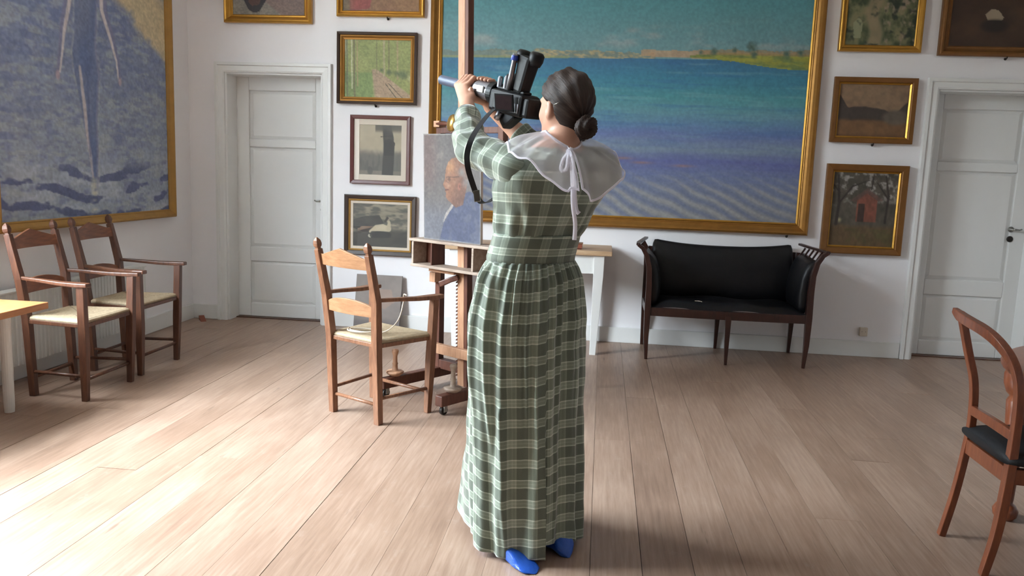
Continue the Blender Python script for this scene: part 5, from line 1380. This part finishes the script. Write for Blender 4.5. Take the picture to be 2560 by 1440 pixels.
# top handle posts, shoe rail
cbox(-.010, .140, -.020, .020, .020, .030, 'top_plate', M['black_plastic'])
for t_, h_, m_ in ((.135, .060, 'grey_metal'), (.118, .072, 'black_plastic'), (.100, .066, 'grey_metal'), (.082, .078, 'black_plastic'), (.064, .074, 'grey_metal'), (.128, .048, 'black_plastic')):
    MB().lathe([(0, 0), (.0095, 0), (.0095, h_ - .028), (.007, h_ - .022), (0, h_ - .022)], C2(t_, -.012 if m_ == 'grey_metal' else .010, .026), 14, cu).build('control_knob', M[m_], vc, smooth=False)
# tilted-up eyepiece
vf = MB()
v0 = C2(.030, .0, .020); v1 = C2(.010, .0, .150)
vd = (v1 - v0).normalized()
vf.beam([v0, v0.lerp(v1, .35), v0.lerp(v1, .72), v1], [(.050, .050), (.052, .056), (.056, .062), (.060, .068)], cn)
vf.build('viewfinder', M['black_plastic'], vc, bevel=.012)
for off, nm in ((.034, 'eyecup_lobe'), (-.034, 'eyecup_lobe')):
    c_ = v1 + cd_ * off
    MB().lathe([(0, -.030), (.020, -.026), (.026, -.008), (.026, .012), (.019, .020), (0, .022)], c_ - vd * .004, 20, vd).build(nm, M['black_plastic'], vc, smooth=True)
MB().tube([C2(.062, -.030, .025), C2(.056, -.032, .07), C2(.050, -.034, .12), C2(.048, -.034, .150)], [.010, .010, .009, .011], 12).build('viewfinder_rail', M['grey_metal'], vc, smooth=True)
MB().lathe([(0, 0), (.012, 0), (.013, .008), (.012, .016), (0, .017)], C2(.048, -.036, .128), 14, cu).build('blue_band', simple('blue_plastic_band', (52, 74, 168), .35), vc)
# flip-out screen facing back to the operator
scr = MB().box(0, 1, 0, 1, 0, 1)
s0 = at(1236, 233, 2.860) - A0; sr = (at(1283, 237, 2.842) - at(1236, 233, 2.860)); sdn = (at(1238, 276, 2.860) - at(1236, 233, 2.860)); sn_ = sr.cross(sdn).normalized()
scr.v = [tuple(s0 + sr * x + sdn * z + sn_ * (.010 * (y - .5))) for x, y, z in scr.v]
so = scr.build('flip_screen', M['black_plastic'], vc, bevel=.002)
gl = MB().box(0, 1, 0, 1, 0, 1)
fs = -1 if sn_.y > 0 else 1
gl.v = [tuple(s0 + sr * (.08 + .84 * x) + sdn * (.10 + .80 * z) + sn_ * (fs * (.0052 + .0006 * y))) for x, y, z in gl.v]
gl.build('screen_glass', M['screen'], so)
cbox(.06, .10, -.062, -.040, -.045, .0, 'screen_hinge', M['black_plastic'])
# shoulder pad / grip below
MB().beam([C2(.030, 0, -.045), C2(.075, .0, -.085), C2(.088, .0, -.100)], [(.046, .050), (.046, .050), (.040, .044)], cn).build('hand_grip', M['black_plastic'], vc, bevel=.008)
MB().tube([C2(.085, -.03, -.055), C2(.102, -.03, -.082)], .011, 12).build('grip_dial', M['grey_metal'], vc, smooth=True)
# strap
sp_ = [at(1236, 272, 2.900), at(1222, 285, 2.800), at(1200, 312, 2.715), at(1179, 347, 2.655), at(1168, 385, 2.640), at(1170, 420, 2.635), at(1181, 458, 2.650), at(1192, 488, 2.665), at(1203, 506, 2.69), at(1220, 505, 2.73), at(1243, 490, 2.80)]
sp2 = spline(sp_, 8); L_, R_ = [], []
for i, p_ in enumerate(sp2):
    t = (sp2[min(i + 1, len(sp2) - 1)] - sp2[max(i - 1, 0)]).normalized(); s2 = (CAM_R + CAM_U * .2); s2 = (s2 - t * s2.dot(t)).normalized()
    L_.append(tuple(p_ - s2 * .0092 - A0)); R_.append(tuple(p_ + s2 * .0092 - A0))
mb = MB(); mb.grid(np.array([L_, R_])); so = mb.build('strap', M['strap'], vc)
m_ = so.modifiers.new('thick', 'SOLIDIFY'); m_.thickness = .0018; m_.offset = 0
bk = at(1190, 489, 2.660) - A0
MB().beam([bk + V(0, 0, .018), bk + V(.006, 0, -.020)], (.022, .006), CAM_R).build('strap_buckle', M['steel'], so, bevel=.002)
